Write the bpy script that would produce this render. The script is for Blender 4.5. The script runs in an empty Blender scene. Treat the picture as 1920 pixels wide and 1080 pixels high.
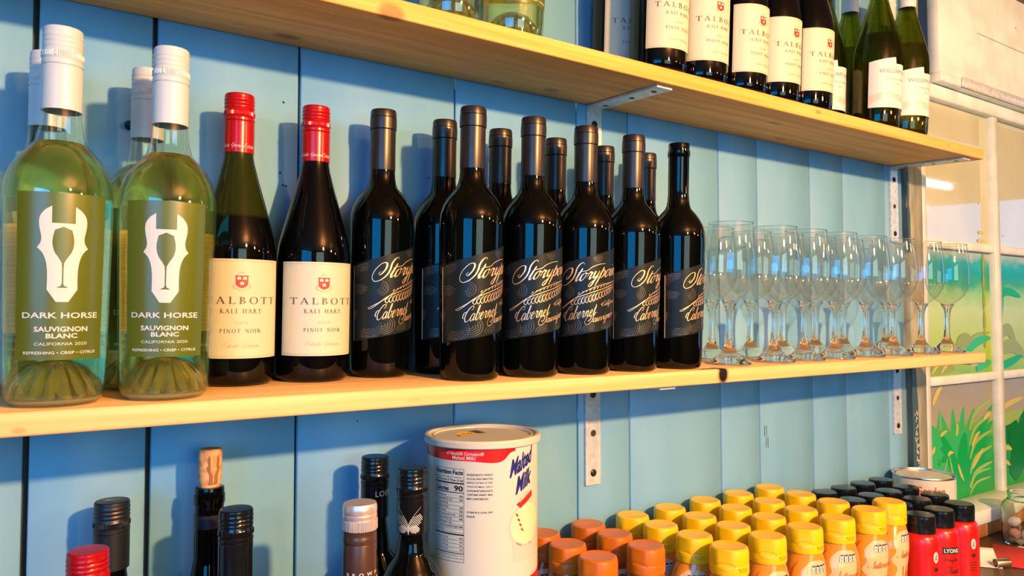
import bpy, bmesh, math, random
from mathutils import Vector, Matrix

random.seed(7)
S = bpy.context.scene
COL = S.collection
R = math.radians
sin, cos, tan, pi = math.sin, math.cos, math.tan, math.pi

# ------------------------------------------------------------------ camera
# wall plane y = 0, x to the right, z up, z = 0 where the middle shelf's top meets the wall
cam_d = bpy.data.cameras.new('camera')
cam = bpy.data.objects.new('camera', cam_d)
COL.objects.link(cam)
cam_d.sensor_width = 36.0
cam_d.lens = 1382.6 / 1920 * 36.0
cam_d.shift_y = -(540 - 535.93) / 1920
cam_d.clip_start = 0.02
YAW, PITCH, ROLL = 0.5866, 0.0390, -0.0009
fw = Vector((sin(YAW) * cos(PITCH), cos(YAW) * cos(PITCH), sin(PITCH)))
rt0 = Vector((cos(YAW), -sin(YAW), 0))
up0 = rt0.cross(fw)
rt = rt0 * cos(ROLL) + up0 * sin(ROLL)
up = up0 * cos(ROLL) - rt0 * sin(ROLL)
m = Matrix.Identity(4)
for i in range(3):
    m[i][0], m[i][1], m[i][2] = rt[i], up[i], -fw[i]
m[0][3], m[1][3], m[2][3] = 0.0, -0.8361, 0.0687
cam.matrix_world = m
S.camera = cam

# ------------------------------------------------------------------ world, lights, exposure
S.view_settings.view_transform = 'Standard'
S.view_settings.look = 'None'
S.view_settings.gamma = 1.0
S.view_settings.use_curve_mapping = False
S.view_settings.exposure = 0.07
S.cycles.use_denoising = True
S.cycles.sample_clamp_indirect = 8.0
S.cycles.max_bounces = 16
S.cycles.transmission_bounces = 14
S.cycles.transparent_max_bounces = 24

world = bpy.data.worlds.new('room_ambient')
S.world = world
world.use_nodes = True
bg = world.node_tree.nodes['Background']
bg.inputs[0].default_value = (0.30, 0.42, 0.62, 1)
bg.inputs[1].default_value = 0.10


def area(name, loc, target, sx, sy, power, color):
    d = bpy.data.lights.new(name, 'AREA')
    d.shape = 'RECTANGLE'
    d.size, d.size_y, d.energy, d.color = sx, sy, power, color
    o = bpy.data.objects.new(name, d)
    COL.objects.link(o)
    o.location = loc
    o.rotation_euler = (Vector(target) - Vector(loc)).to_track_quat('-Z', 'Y').to_euler()
    return o


def bulb(name, loc, power, color, radius=0.035):
    d = bpy.data.lights.new(name, 'POINT')
    d.energy, d.color, d.shadow_soft_size = power, color, radius
    o = bpy.data.objects.new(name, d)
    COL.objects.link(o)
    o.location = loc
    return o


area('window_daylight', (0.35, -3.0, 0.25), (0.4, 0, 0.25), 1.2, 1.0, 24, (0.46, 0.74, 0.70))
area('side_window_daylight', (-1.95, -1.7, 0.33), (0.4, 0, 0.33), 3.0, 1.0, 84, (0.0, 0.38, 1.0))
area('end_window_daylight', (5.6, -1.6, 0.2), (0.6, 0, 0.1), 1.2, 1.3, 12, (0.12, 0.50, 1.0))
WARM = (1.0, 0.45, 0.165)
bulb('pendant_bulb_a', (0.64, -1.8, 0.64), 285, WARM)
bulb('pendant_bulb_b', (1.65, -1.8, 0.64), 48, WARM)
bulb('pendant_bulb_c', (2.60, -1.8, 0.64), 8, WARM)


# ------------------------------------------------------------------ helpers: objects
def obj(name, mesh, parent=None, label=None):
    o = bpy.data.objects.new(name, mesh)
    COL.objects.link(o)
    if parent is not None:
        o.parent = parent
    if label:
        o['label'] = label
    return o


def empty(name, loc=(0, 0, 0)):
    o = bpy.data.objects.new(name, None)
    o.empty_display_size = 0.02
    COL.objects.link(o)
    o.location = loc
    return o


def tag(o, label=None, cat=None, group=None, kind=None):
    if label:
        o['label'] = label
    if cat:
        o['category'] = cat
    if group:
        o['group'] = group
    if kind:
        o['kind'] = kind
    return o


def copy_tree(o, parent=None):
    c = o.copy()
    COL.objects.link(c)
    c.parent = parent
    for ch in list(o.children):
        copy_tree(ch, c)
    return c


def finish(me, mat, smooth=True, sharp=35):
    if mat is not None:
        me.materials.append(mat)
    if smooth:
        me.polygons.foreach_set('use_smooth', [True] * len(me.polygons))
        me.set_sharp_from_angle(angle=R(sharp))
    me.update()
    return me


def mesh(name, verts, faces, mat=None, smooth=False, sharp=35):
    me = bpy.data.meshes.new(name)
    me.from_pydata([tuple(v) for v in verts], [], faces)
    return finish(me, mat, smooth, sharp)


def lathe(name, prof, mat, seg=48, mod=None, sx=1.0, sy=1.0, sharp=40, closed=False):
    """profile of (radius, z) turned about z; mod(i, ang) may scale the radius"""
    vs, fs, rows = [], [], []
    for i, (r, z) in enumerate(prof):
        if r < 1e-6:
            rows.append([len(vs)])
            vs.append((0, 0, z))
        else:
            row = []
            for k in range(seg):
                a = 2 * pi * k / seg
                rr = r * (mod(i, a) if mod else 1.0)
                row.append(len(vs))
                vs.append((rr * cos(a) * sx, rr * sin(a) * sy, z))
            rows.append(row)
    pairs = list(zip(rows[:-1], rows[1:]))
    if closed:
        pairs.append((rows[-1], rows[0]))
    for a, b in pairs:
        if len(a) == 1 and len(b) == 1:
            continue
        for k in range(seg):
            k2 = (k + 1) % seg
            if len(a) == 1:
                fs.append((a[0], b[k2], b[k]))
            elif len(b) == 1:
                fs.append((a[k], a[k2], b[0]))
            else:
                fs.append((a[k], a[k2], b[k2], b[k]))
    me = bpy.data.meshes.new(name)
    me.from_pydata(vs, [], fs)
    bm = bmesh.new()
    bm.from_mesh(me)
    bmesh.ops.recalc_face_normals(bm, faces=bm.faces)
    bm.to_mesh(me)
    bm.free()
    return finish(me, mat, True, sharp)


def box(name, x0, x1, y0, y1, z0, z1, mat, bevel=0.0, seg=1):
    bm = bmesh.new()
    bmesh.ops.create_cube(bm, size=1.0)
    for v in bm.verts:
        v.co = ((x0 + x1) / 2 + v.co.x * (x1 - x0), (y0 + y1) / 2 + v.co.y * (y1 - y0), (z0 + z1) / 2 + v.co.z * (z1 - z0))
    if bevel > 0:
        bmesh.ops.bevel(bm, geom=bm.edges[:], offset=bevel, segments=seg, affect='EDGES', profile=0.5)
    me = bpy.data.meshes.new(name)
    bm.to_mesh(me)
    bm.free()
    return finish(me, mat, bevel > 0, 50)


def prism(name, pts, y0, y1, mat, bevel=0.0):
    """outline in (x, z) extruded along y"""
    bm = bmesh.new()
    f = bm.faces.new([bm.verts.new((p[0], y0, p[1])) for p in pts])
    r = bmesh.ops.extrude_face_region(bm, geom=[f])
    for v in [g for g in r['geom'] if isinstance(g, bmesh.types.BMVert)]:
        v.co.y = y1
    bmesh.ops.recalc_face_normals(bm, faces=bm.faces)
    if bevel:
        bmesh.ops.bevel(bm, geom=bm.edges[:], offset=bevel, segments=1, affect='EDGES')
    me = bpy.data.meshes.new(name)
    bm.to_mesh(me)
    bm.free()
    return finish(me, mat, False)


# ------------------------------------------------------------------ helpers: flat print (polygons in u, v)
class Print:
    def __init__(self):
        self.v, self.f = [], []

    def poly(self, pts):
        n = len(self.v)
        self.v += [tuple(p) for p in pts]
        self.f.append(tuple(range(n, n + len(pts))))
        return self

    def quadstrip(self, L, Rr, close=False):
        n = len(self.v)
        for a, b in zip(L, Rr):
            self.v += [a, b]
        c = len(L)
        for i in range(c - 1 + (1 if close else 0)):
            j = (i + 1) % c
            self.f.append((n + 2 * i, n + 2 * i + 1, n + 2 * j + 1, n + 2 * j))
        return self

    def ribbon(self, pts, w, wd=None, close=False, taper=True):
        """stroke; w = hairline width, wd = width of downstrokes"""
        wd = w if wd is None else wd
        L, Q = [], []
        n = len(pts)
        for i in range(n):
            if close:
                a, b = pts[i - 1], pts[(i + 1) % n]
            else:
                a, b = pts[max(i - 1, 0)], pts[min(i + 1, n - 1)]
            dx, dy = b[0] - a[0], b[1] - a[1]
            l = math.hypot(dx, dy) or 1e-9
            dx, dy = dx / l, dy / l
            k = abs(dy) ** 1.5 if dy < 0 else 0.0
            h = (w + (wd - w) * k) / 2
            if taper and not close:
                t = min(i, n - 1 - i) / max(1.0, 0.12 * n)
                h *= min(1.0, 0.35 + 0.65 * t)
            L.append((pts[i][0] - dy * h, pts[i][1] + dx * h))
            Q.append((pts[i][0] + dy * h, pts[i][1] - dx * h))
        return self.quadstrip(Q, L, close)

    def rect(self, x0, x1, y0, y1):
        return self.poly([(x0, y0), (x1, y0), (x1, y1), (x0, y1)])

    def frame(self, x0, x1, y0, y1, w):
        self.rect(x0, x1, y0, y0 + w); self.rect(x0, x1, y1 - w, y1)
        self.rect(x0, x0 + w, y0 + w, y1 - w); self.rect(x1 - w, x1, y0 + w, y1 - w)
        return self

    def ellipse(self, cx, cy, rx, ry, n=20, rot=0.0):
        return self.poly([(cx + rx * cos(2 * pi * k / n) * cos(rot) - ry * sin(2 * pi * k / n) * sin(rot),
                           cy + rx * cos(2 * pi * k / n) * sin(rot) + ry * sin(2 * pi * k / n) * cos(rot)) for k in range(n)])

    def add(self, other, fn=None):
        n = len(self.v)
        self.v += [fn(*p) for p in other.v] if fn else list(other.v)
        self.f += [tuple(i + n for i in f) for f in other.f]
        return self

    def box(self):
        xs = [p[0] for p in self.v]; ys = [p[1] for p in self.v]
        return min(xs), max(xs), min(ys), max(ys)

    def build(self, name, mat, mapf, du=0.004):
        bm = bmesh.new()
        vs = [bm.verts.new((p[0], p[1], 0)) for p in self.v]
        for f in self.f:
            try:
                bm.faces.new([vs[i] for i in f])
            except ValueError:
                pass
        bmesh.ops.triangulate(bm, faces=[f for f in bm.faces if len(f.verts) > 4])
        if du:
            x0 = min(p[0] for p in self.v); x1 = max(p[0] for p in self.v)
            x = math.ceil(x0 / du) * du + 1.7e-5
            while x < x1:
                bmesh.ops.bisect_plane(bm, geom=bm.verts[:] + bm.edges[:] + bm.faces[:], plane_co=(x, 0, 0), plane_no=(1, 0, 0), dist=1e-7)
                x += du
        for v in bm.verts:
            v.co = mapf(v.co.x, v.co.y)
        me = bpy.data.meshes.new(name)
        bm.to_mesh(me)
        bm.free()
        return finish(me, mat, False)


def smooth_pts(pts, n=6):
    out = []
    m_ = len(pts)
    if m_ < 3:
        return list(pts)
    for i in range(m_ - 1):
        p0, p1, p2, p3 = pts[max(i - 1, 0)], pts[i], pts[i + 1], pts[min(i + 2, m_ - 1)]
        for k in range(n):
            t = k / n
            out.append(tuple(0.5 * ((2 * p1[j]) + (-p0[j] + p2[j]) * t + (2 * p0[j] - 5 * p1[j] + 4 * p2[j] - p3[j]) * t * t + (-p0[j] + 3 * p1[j] - 3 * p2[j] + p3[j]) * t ** 3) for j in range(2)))
    out.append(tuple(pts[-1]))
    return out


_tc = {}


def sans(s, x0, x1, y0, y1, bold=0.0):
    """text set in the built-in font, stretched to the box"""
    key = (s, bold)
    if key not in _tc:
        cu = bpy.data.curves.new('txt', 'FONT')
        cu.body = s
        cu.resolution_u = 2
        cu.offset = bold
        o = bpy.data.objects.new('txt', cu)
        COL.objects.link(o)
        bpy.context.view_layer.update()
        dg = bpy.context.evaluated_depsgraph_get()
        ev = o.evaluated_get(dg)
        me = ev.to_mesh()
        p = Print()
        p.v = [(v.co.x, v.co.y) for v in me.vertices]
        p.f = [tuple(f.vertices) for f in me.polygons]
        ev.to_mesh_clear()
        bpy.data.objects.remove(o)
        bpy.data.curves.remove(cu)
        _tc[key] = p
    p = _tc[key]
    a, b, c, d = p.box()
    return Print().add(p, lambda u, v: (x0 + (u - a) / (b - a) * (x1 - x0), y0 + (v - c) / (d - c) * (y1 - y0)))


GLYPH = {
    'a': (1.05, [[(.75, .85), (.45, 1), (.1, .6), (.15, .1), (.45, .05), (.72, .5), (.8, .95), (.75, .3), (.85, .02), (1.1, .3)]]),
    'b': (1.0, [[(0, .3), (.35, 1.2), (.45, 1.9), (.3, 2), (.2, 1.5), (.2, .3), (.4, 0), (.7, .2), (.75, .7), (.55, .95), (.8, .85), (1.05, .95)]]),
    'c': (.85, [[(.7, .8), (.5, 1), (.15, .7), (.15, .2), (.45, 0), (.85, .3)]]),
    'e': (.85, [[(0, .25), (.45, .55), (.6, .85), (.42, 1), (.15, .7), (.15, .2), (.42, 0), (.85, .3)]]),
    'f': (.7, [[(0, .3), (.4, 1.3), (.5, 1.9), (.35, 1.95), (.25, 1.2), (.2, -.7), (.35, -.9), (.4, -.4), (.3, .1), (.7, .3)]]),
    'g': (1.05, [[(.75, .85), (.45, 1), (.1, .6), (.15, .1), (.45, .05), (.72, .5), (.8, .95), (.72, 0), (.55, -.8), (.25, -.95), (.2, -.6), (.6, -.1), (1.1, .3)]]),
    'h': (1.05, [[(0, .3), (.35, 1.3), (.42, 1.95), (.28, 1.9), (.2, 1), (.2, 0)], [(.2, .4), (.5, .95), (.7, .85), (.68, .2), (.8, .02), (1.05, .3)]]),
    'i': (.6, [[(0, .3), (.25, 1), (.2, .2), (.35, .02), (.6, .3)], [(.28, 1.42), (.33, 1.52), (.38, 1.45)]]),
    'l': (.6, [[(0, .3), (.35, 1.3), (.42, 1.95), (.28, 1.9), (.2, 1), (.22, .2), (.4, .02), (.6, .3)]]),
    'n': (1.05, [[(0, .4), (.2, .95), (.25, .9), (.2, 0)], [(.2, .4), (.5, .95), (.7, .85), (.66, .2), (.8, .02), (1.05, .3)]]),
    'o': (.95, [[(.55, 1), (.2, .85), (.1, .4), (.3, 0), (.6, .15), (.7, .6), (.55, 1), (.75, .85), (1, .9)]]),
    'p': (1.0, [[(0, .4), (.3, 1.3), (.28, 1.1), (.1, -1)], [(.22, .6), (.5, 1), (.8, .7), (.65, .1), (.3, .05)], [(.65, .1), (1.0, .3)]]),
    'r': (.85, [[(0, .3), (.2, 1.05), (.3, .9), (.55, .95), (.5, .4), (.6, .02), (.85, .3)]]),
    's': (.8, [[(0, .3), (.35, 1.05), (.55, .5), (.4, .02), (.1, .1)], [(.4, .02), (.8, .3)]]),
    't': (.65, [[(0, .3), (.35, 1.7), (.22, .3), (.38, .02), (.65, .3)], [(.0, 1.15), (.6, 1.25)]]),
    'u': (1.1, [[(0, .3), (.2, 1), (.15, .25), (.35, .02), (.65, .5), (.75, 1), (.7, .25), (.85, .02), (1.1, .3)]]),
    'v': (.95, [[(0, .7), (.15, 1), (.3, .3), (.4, .02), (.7, .6), (.7, 1), (1.0, .9)]]),
    'w': (1.25, [[(0, .7), (.15, 1), (.2, .3), (.35, .02), (.6, .6), (.65, 1)], [(.65, 1), (.65, .3), (.8, .02), (1.05, .6), (1.05, 1), (1.3, .9)]]),
    'y': (1.0, [[(0, .7), (.15, 1), (.15, .4), (.35, .1), (.65, .5), (.75, 1)], [(.75, 1), (.65, 0), (.45, -.85), (.15, -.95), (.1, -.6), (.6, -.1), (1.0, .3)]]),
    'S': (1.75, [[(2.05, 2.15), (1.8, 2.45), (1.4, 2.3), (1.25, 1.75), (1.4, 1.1), (1.35, .45), (.85, -.1), (.1, -.2), (-.55, .35), (-.65, 1.25), (-.15, 1.95), (.5, 1.9), (.75, 1.2), (.45, .55), (.1, .75), (.3, .95)]]),
    'C': (1.25, [[(1.0, 1.5), (1.35, 1.7), (1.25, 2.05), (.7, 1.95), (.2, 1.35), (.05, .6), (.4, .02), (.9, .1), (1.3, .5)], [(.2, 1.35), (-.3, 1.3), (-.5, .8), (-.2, .5)]]),
    'D': (1.45, [[(.5, 1.8), (.35, .3), (.2, .05), (.6, 0), (1.2, .4), (1.3, 1.3), (.8, 1.95), (.1, 1.8)]]),
    'E': (1.15, [[(1.1, 1.8), (.8, 2.05), (.4, 1.8), (.5, 1.2), (.8, 1.1), (.35, 1.05), (.05, .5), (.4, 0), (.9, .1), (1.2, .5)]]),
    'G': (1.3, [[(1.25, 1.7), (.95, 2.05), (.35, 1.6), (.1, .8), (.4, .3), (.9, .6), (1.2, 1.2), (1.1, .3), (.8, -.4), (.3, -.4)], [(.3, -.4), (1.3, .3)]]),
    ' ': (.8, []),
}


def script(s, w=.07, wd=.2, slant=.35, n=5):
    p, x = Print(), 0.0
    for ch in s:
        adv, st = GLYPH[ch]
        for k in st:
            p.ribbon([(x + a + slant * b, b) for a, b in smooth_pts(k, n)], w, wd)
        x += adv
    return p


def fit(p, x0, x1, y0, y1):
    a, b, c, d = p.box()
    return Print().add(p, lambda u, v: (x0 + (u - a) / (b - a) * (x1 - x0), y0 + (v - c) / (d - c) * (y1 - y0)))


def arc(cx, cy, rx, ry, a0, a1, n=14):
    return [(cx + rx * cos(R(a0 + (a1 - a0) * i / n)), cy + ry * sin(R(a0 + (a1 - a0) * i / n))) for i in range(n + 1)]


def serif_letter(c):
    p = Print()
    K, H, s = .15, .055, .05
    def stem(x, y0=0, y1=1, sb=True, st=True):
        p.rect(x - K / 2, x + K / 2, y0, y1)
        if sb: p.rect(x - .17, x + .17, y0, y0 + s)
        if st: p.rect(x - .17, x + .17, y1 - s, y1)
    def diag(a, b, w):
        dx, dy = b[0] - a[0], b[1] - a[1]
        h = w / 2
        p.poly([(a[0] - h, a[1]), (a[0] + h, a[1]), (b[0] + h, b[1]), (b[0] - h, b[1])])
    def ring(cx, cy, rx, ry, a0, a1, thick=.15, thin=.05):
        o, i_ = arc(cx, cy, rx, ry, a0, a1, 18), arc(cx, cy, rx - thick, ry - thin, a0, a1, 18)
        p.quadstrip(i_, o)
    if c == 'T':
        stem(.42, st=False); p.rect(0, .84, 1 - H, 1); p.poly([(0, .78), (.04, .78), (.1, 1), (0, 1)]); p.poly([(.84, .78), (.84, 1), (.74, 1), (.8, .78)]); w = .84
    elif c == 'A':
        diag((.1, 0), (.44, 1), .07); diag((.8, 0), (.42, 1), .16); p.rect(.2, .68, .32, .32 + H)
        p.rect(-.02, .24, 0, s); p.rect(.62, .96, 0, s); w = .92
    elif c == 'L':
        stem(.17, sb=False); p.rect(0, .66, 0, H); p.poly([(.6, 0), (.66, 0), (.66, .26), (.62, .26)]); w = .68
    elif c == 'B':
        stem(.17); ring(.2, .75, .38, .25, -90, 90); ring(.2, .26, .46, .26, -90, 90); w = .7
    elif c in 'O0':
        ring(.46 if c == 'O' else .33, .5, .46 if c == 'O' else .33, .52, 0, 360); w = .92 if c == 'O' else .66
    elif c == 'K':
        stem(.17); diag((.2, .42), (.68, 1), .06); diag((.75, 0), (.32, .58), .16); p.rect(.52, .84, 1 - s, 1); p.rect(.6, .92, 0, s); w = .88
    elif c in 'I1':
        stem(.2); w = .4
    elif c == 'H':
        stem(.17); stem(.75); p.rect(.17, .75, .48, .48 + H); w = .92
    elif c == 'R':
        stem(.17); ring(.2, .73, .4, .27, -90, 90); diag((.78, 0), (.38, .48), .16); p.rect(.66, .9, 0, s); w = .85
    elif c == 'P':
        stem(.17); ring(.2, .72, .42, .28, -90, 90); w = .66
    elif c == 'N':
        p.rect(.13, .19, 0, 1); p.rect(.81, .87, 0, 1); diag((.82, 0), (.17, 1), .15); p.rect(0, .3, 0, s); p.rect(.68, 1, 1 - s, 1); w = 1.0
    elif c == 'M':
        p.rect(.13, .19, 0, 1); diag((.56, .05), (.18, 1), .14); diag((.56, .05), (.93, 1), .06); stem(.95); p.rect(0, .3, 0, s); w = 1.12
    elif c == '2':
        p.ribbon(smooth_pts([(.08, .72), (.2, .97), (.45, .97), (.55, .72), (.4, .42), (.08, .05)], 4), .09, .14); p.rect(.05, .6, 0, .1); w = .66
    elif c == '9':
        ring(.33, .68, .3, .32, 0, 360, .12); p.ribbon(smooth_pts([(.62, .66), (.55, .3), (.25, .0)], 4), .1, .14); w = .66
    elif c == '.':
        p.ellipse(.1, .06, .07, .07, 8); w = .2
    else:
        w = .55
    return p, w


def serif(s, gap=.22):
    out, x = Print(), 0.0
    for c in s:
        p, w = serif_letter(c)
        out.add(p, lambda u, v, x=x: (u + x, v))
        x += w + gap
    return out


def cyl(Rf, eps):
    """map (arc length u at reference radius, height) on a turned body: Rf(h) radius"""
    def f(u, v):
        r0 = Rf(0.1)
        a = u / r0
        r = Rf(v) + eps
        return (r * sin(a), -r * cos(a), v)
    return f


def sheet(name, mat, mapf, u0, u1, lo, hi, nu=28, nv=10):
    """label paper: lo(u), hi(u) are its edges"""
    vs, fs = [], []
    for i in range(nu + 1):
        u = u0 + (u1 - u0) * i / nu
        for j in range(nv + 1):
            vs.append(mapf(u, lo(u) + (hi(u) - lo(u)) * j / nv))
    for i in range(nu):
        for j in range(nv):
            a = i * (nv + 1) + j
            fs.append((a, a + nv + 1, a + nv + 2, a + 1))
    return mesh(name, vs, fs, mat, True, 60)


# ------------------------------------------------------------------ materials
def pmat(name, color, rough=0.5, metal=0.0, trans=0.0, ior=1.5, coat=0.0, spec=0.5, emit=None, estr=0.0):
    mt = bpy.data.materials.new(name)
    mt.use_nodes = True
    b = mt.node_tree.nodes['Principled BSDF']
    b.inputs['Base Color'].default_value = (*color, 1)
    b.inputs['Roughness'].default_value = rough
    b.inputs['Metallic'].default_value = metal
    b.inputs['Transmission Weight'].default_value = trans
    b.inputs['IOR'].default_value = ior
    b.inputs['Coat Weight'].default_value = coat
    b.inputs['Coat Roughness'].default_value = 0.05
    b.inputs['Specular IOR Level'].default_value = spec
    if emit:
        b.inputs['Emission Color'].default_value = (*emit, 1)
        b.inputs['Emission Strength'].default_value = estr
    return mt


def nodes(mt):
    nt = mt.node_tree
    return nt, nt.nodes, nt.links, nt.nodes['Principled BSDF']


def noise_mix(mt, c1, c2, scale=(1, 1, 1), nscale=5.0, detail=4.0, lo=0.4, hi=0.6, bump=0.0, dist=0.0, rough=None):
    """base colour = c1..c2 by stretched noise in object space"""
    nt, N, L, b = nodes(mt)
    tc = N.new('ShaderNodeTexCoord'); mp = N.new('ShaderNodeMapping'); nz = N.new('ShaderNodeTexNoise'); rp = N.new('ShaderNodeValToRGB')
    mp.inputs['Scale'].default_value = scale
    nz.inputs['Scale'].default_value = nscale; nz.inputs['Detail'].default_value = detail; nz.inputs['Distortion'].default_value = dist
    rp.color_ramp.elements[0].position = lo; rp.color_ramp.elements[0].color = (*c1, 1)
    rp.color_ramp.elements[1].position = hi; rp.color_ramp.elements[1].color = (*c2, 1)
    L.new(tc.outputs['Object'], mp.inputs[0]); L.new(mp.outputs[0], nz.inputs[0]); L.new(nz.outputs[0], rp.inputs[0])
    L.new(rp.outputs[0], b.inputs['Base Color'])
    if bump:
        bp = N.new('ShaderNodeBump'); bp.inputs['Strength'].default_value = bump; bp.inputs['Distance'].default_value = 0.002
        L.new(nz.outputs[0], bp.inputs['Height']); L.new(bp.outputs[0], b.inputs['Normal'])
    return rp


def wood_mat(name, light, dark, knots=()):
    """pine board running along x, with knots given as (x, y, z, rx, ry, rz, strength)"""
    mt = pmat(name, light, 0.55, spec=0.3)
    nt, N, L, b = nodes(mt)
    rp = noise_mix(mt, dark, light, (1.2, 26, 40), 3.0, 6.0, 0.36, 0.62, bump=0.08, dist=0.5)
    cur = rp.outputs[0]
    tc = N.new('ShaderNodeTexCoord')
    for (kx, ky, kz, rx, ry, rz, st, colr) in knots:
        mp = N.new('ShaderNodeMapping'); mp.vector_type = 'TEXTURE'
        mp.inputs['Location'].default_value = (kx, ky, kz); mp.inputs['Scale'].default_value = (rx, ry, rz)
        gr = N.new('ShaderNodeVectorMath'); gr.operation = 'LENGTH'
        cr = N.new('ShaderNodeValToRGB'); cr.color_ramp.elements[0].position = 0.55; cr.color_ramp.elements[0].color = (st,) * 3 + (1,)
        cr.color_ramp.elements[1].position = 1.0; cr.color_ramp.elements[1].color = (0, 0, 0, 1)
        mx = N.new('ShaderNodeMix'); mx.data_type = 'RGBA'
        L.new(tc.outputs['Object'], mp.inputs[0]); L.new(mp.outputs[0], gr.inputs[0]); L.new(gr.outputs['Value'], cr.inputs[0])
        L.new(cr.outputs[0], mx.inputs[0]); L.new(cur, mx.inputs[6]); mx.inputs[7].default_value = (*colr, 1)
        cur = mx.outputs[2]
    L.new(cur, b.inputs['Base Color'])
    return mt


M = {}
M['wall'] = pmat('blue_grey_paint', (.27, .50, .62), 0.42, spec=0.35)
noise_mix(M['wall'], (.135, .365, .555), (.16, .395, .585), (3, 3, .8), 6, 4, .35, .65, bump=0.05)
M['groove'] = pmat('groove_shadow_paint', (.012, .03, .04), 0.7)
M['steel'] = pmat('galvanised_steel', (.55, .66, .70), 0.38, metal=0.35)
noise_mix(M['steel'], (.46, .58, .62), (.62, .74, .78), (1, 1, 1), 120, 3, .35, .65)
M['screw'] = pmat('blackened_screw', (.015, .018, .022), 0.4, metal=0.6)
M['hole'] = pmat('hole_dark', (.02, .02, .02), 0.8)
M['white_paint'] = pmat('cream_gloss_paint', (.80, .74, .62), 0.35, spec=0.4)
noise_mix(M['white_paint'], (.48, .60, .57), (.58, .70, .67), (2, 2, 2), 9, 5, .35, .6)
M['post'] = pmat('worn_post_paint', (.42, .41, .30), 0.6)
noise_mix(M['post'], (.17, .20, .13), (.28, .32, .24), (10, 10, 2), 7, 5, .35, .65)
M['chip'] = pmat('peeling_blue_paint', (.03, .09, .12), 0.6)
M['flake'] = pmat('bare_chipped_paint', (.70, .68, .60), 0.7)
M['pane_up'] = pmat('clouded_pane', (.60, .52, .38), 0.04, spec=0.9)
noise_mix(M['pane_up'], (.42, .49, .33), (.48, .55, .40), (1, 1, 1), 4, 3, .4, .6)
M['apron'] = pmat('varnished_wood', (.30, .14, .04), 0.35)
noise_mix(M['apron'], (.20, .085, .02), (.40, .20, .06), (14, 14, 1), 3, 5, .35, .65)
M['counter'] = pmat('dark_counter_laminate', (.11, .075, .05), 0.4)
M['ceiling'] = pmat('ceiling_paint', (.20, .155, .105), 0.8)
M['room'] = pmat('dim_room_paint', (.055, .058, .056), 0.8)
M['floor'] = pmat('floor_wood', (.30, .19, .11), 0.5)
noise_mix(M['floor'], (.06, .05, .04), (.09, .075, .06), (1, 9, 1), 2, 5, .35, .65)

M['clear_glass'] = pmat('pale_green_glass', (.955, .99, .965), 0.0, trans=1.0, ior=1.5)
M['punt_glass'] = pmat('thick_base_glass', (.82, .86, .62), 0.03, trans=0.8, ior=1.7)
M['white_wine'] = pmat('pale_wine', (1.0, .97, .58), 0.0, trans=1.0, ior=1.33)
M['olive_glass'] = pmat('olive_glass', (.44, .50, .07), 0.0, trans=1.0, ior=1.5)
M['amber_wine'] = pmat('golden_wine', (.90, .74, .25), 0.0, trans=1.0, ior=1.34)
M['black_glass'] = pmat('near_black_glass', (.0009, .0014, .0012), 0.035, spec=0.30)
M['wine_dark'] = pmat('dark_wine_glass', (.001, .0013, .002), 0.04, spec=0.32)
M['burg_glass'] = pmat('dark_red_wine_glass', (.001, .001, .002), 0.04, spec=0.32)
# burgundy bottle: the glass shows olive above the wine line
nt, N, L, b = nodes(M['burg_glass'])
tc = N.new('ShaderNodeTexCoord'); sx = N.new('ShaderNodeSeparateXYZ'); rp = N.new('ShaderNodeValToRGB')
rp.color_ramp.elements[0].position = .1705; rp.color_ramp.elements[0].color = (.001, .0013, .002, 1)
rp.color_ramp.elements[1].position = .172; rp.color_ramp.elements[1].color = (.012, .020, .003, 1)
L.new(tc.outputs['Object'], sx.inputs[0]); L.new(sx.outputs['Z'], rp.inputs[0]); L.new(rp.outputs[0], b.inputs['Base Color'])
M['white_cap'] = pmat('white_screw_cap', (.44, .56, .59), 0.35)
M['red_cap'] = pmat('red_foil_cap', (.42, .006, .010), 0.22, metal=0.35)
M['black_foil'] = pmat('bronze_black_foil', (.045, .042, .036), 0.32, metal=0.7)
M['black_cap'] = pmat('black_satin_cap', (.006, .010, .014), 0.38)
M['black_gloss'] = pmat('black_gloss_cap', (.004, .006, .008), 0.16)
M['silver_cap'] = pmat('silver_cap', (.80, .76, .70), 0.3, metal=0.7)
M['paper'] = pmat('cream_label_paper', (.50, .54, .40), 0.5)
M['paper_white'] = pmat('ivory_label_paper', (.56, .64, .62), 0.5)
M['green_label'] = pmat('olive_green_label', (.072, .112, .004), 0.3, spec=0.5)
M['back_label'] = pmat('yellow_back_label', (.9, .7, .13), 0.6)
noise_mix(M['back_label'], (.86, .62, .08), (.98, .82, .22), (.4, .4, 150), 3, 2, .4, .6)
M['ink_white'] = pmat('white_ink', (.48, .57, .56), 0.5)
M['ink_brown'] = pmat('brown_ink', (.10, .065, .04), 0.5)
M['ink_tan'] = pmat('tan_ink', (.42, .33, .19), 0.5)
M['ink_red'] = pmat('red_ink', (.72, .02, .01), 0.45)
M['ink_black'] = pmat('black_ink', (.012, .012, .012), 0.5)
M['ink_blue'] = pmat('navy_ink', (.01, .012, .16), 0.4)
M['ink_gold'] = pmat('gold_foil', (.95, .66, .34), 0.35, metal=0.55)
M['teal_label'] = pmat('dark_teal_label', (.008, .015, .016), 0.36, spec=0.16)
M['swirl_ink'] = pmat('swirl_varnish', (.12, .11, .075), 0.35, metal=0.4)
M['lip_glass'] = M['black_glass']
M['cork'] = pmat('cork', (.62, .34, .13), 0.7)
noise_mix(M['cork'], (.50, .25, .08), (.70, .42, .18), (1, 1, 1), 160, 4, .4, .6)
M['cork_print'] = pmat('cork_print', (.24, .10, .04), 0.7)
M['can_white'] = pmat('ivory_canister', (.48, .56, .50), 0.28)
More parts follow.
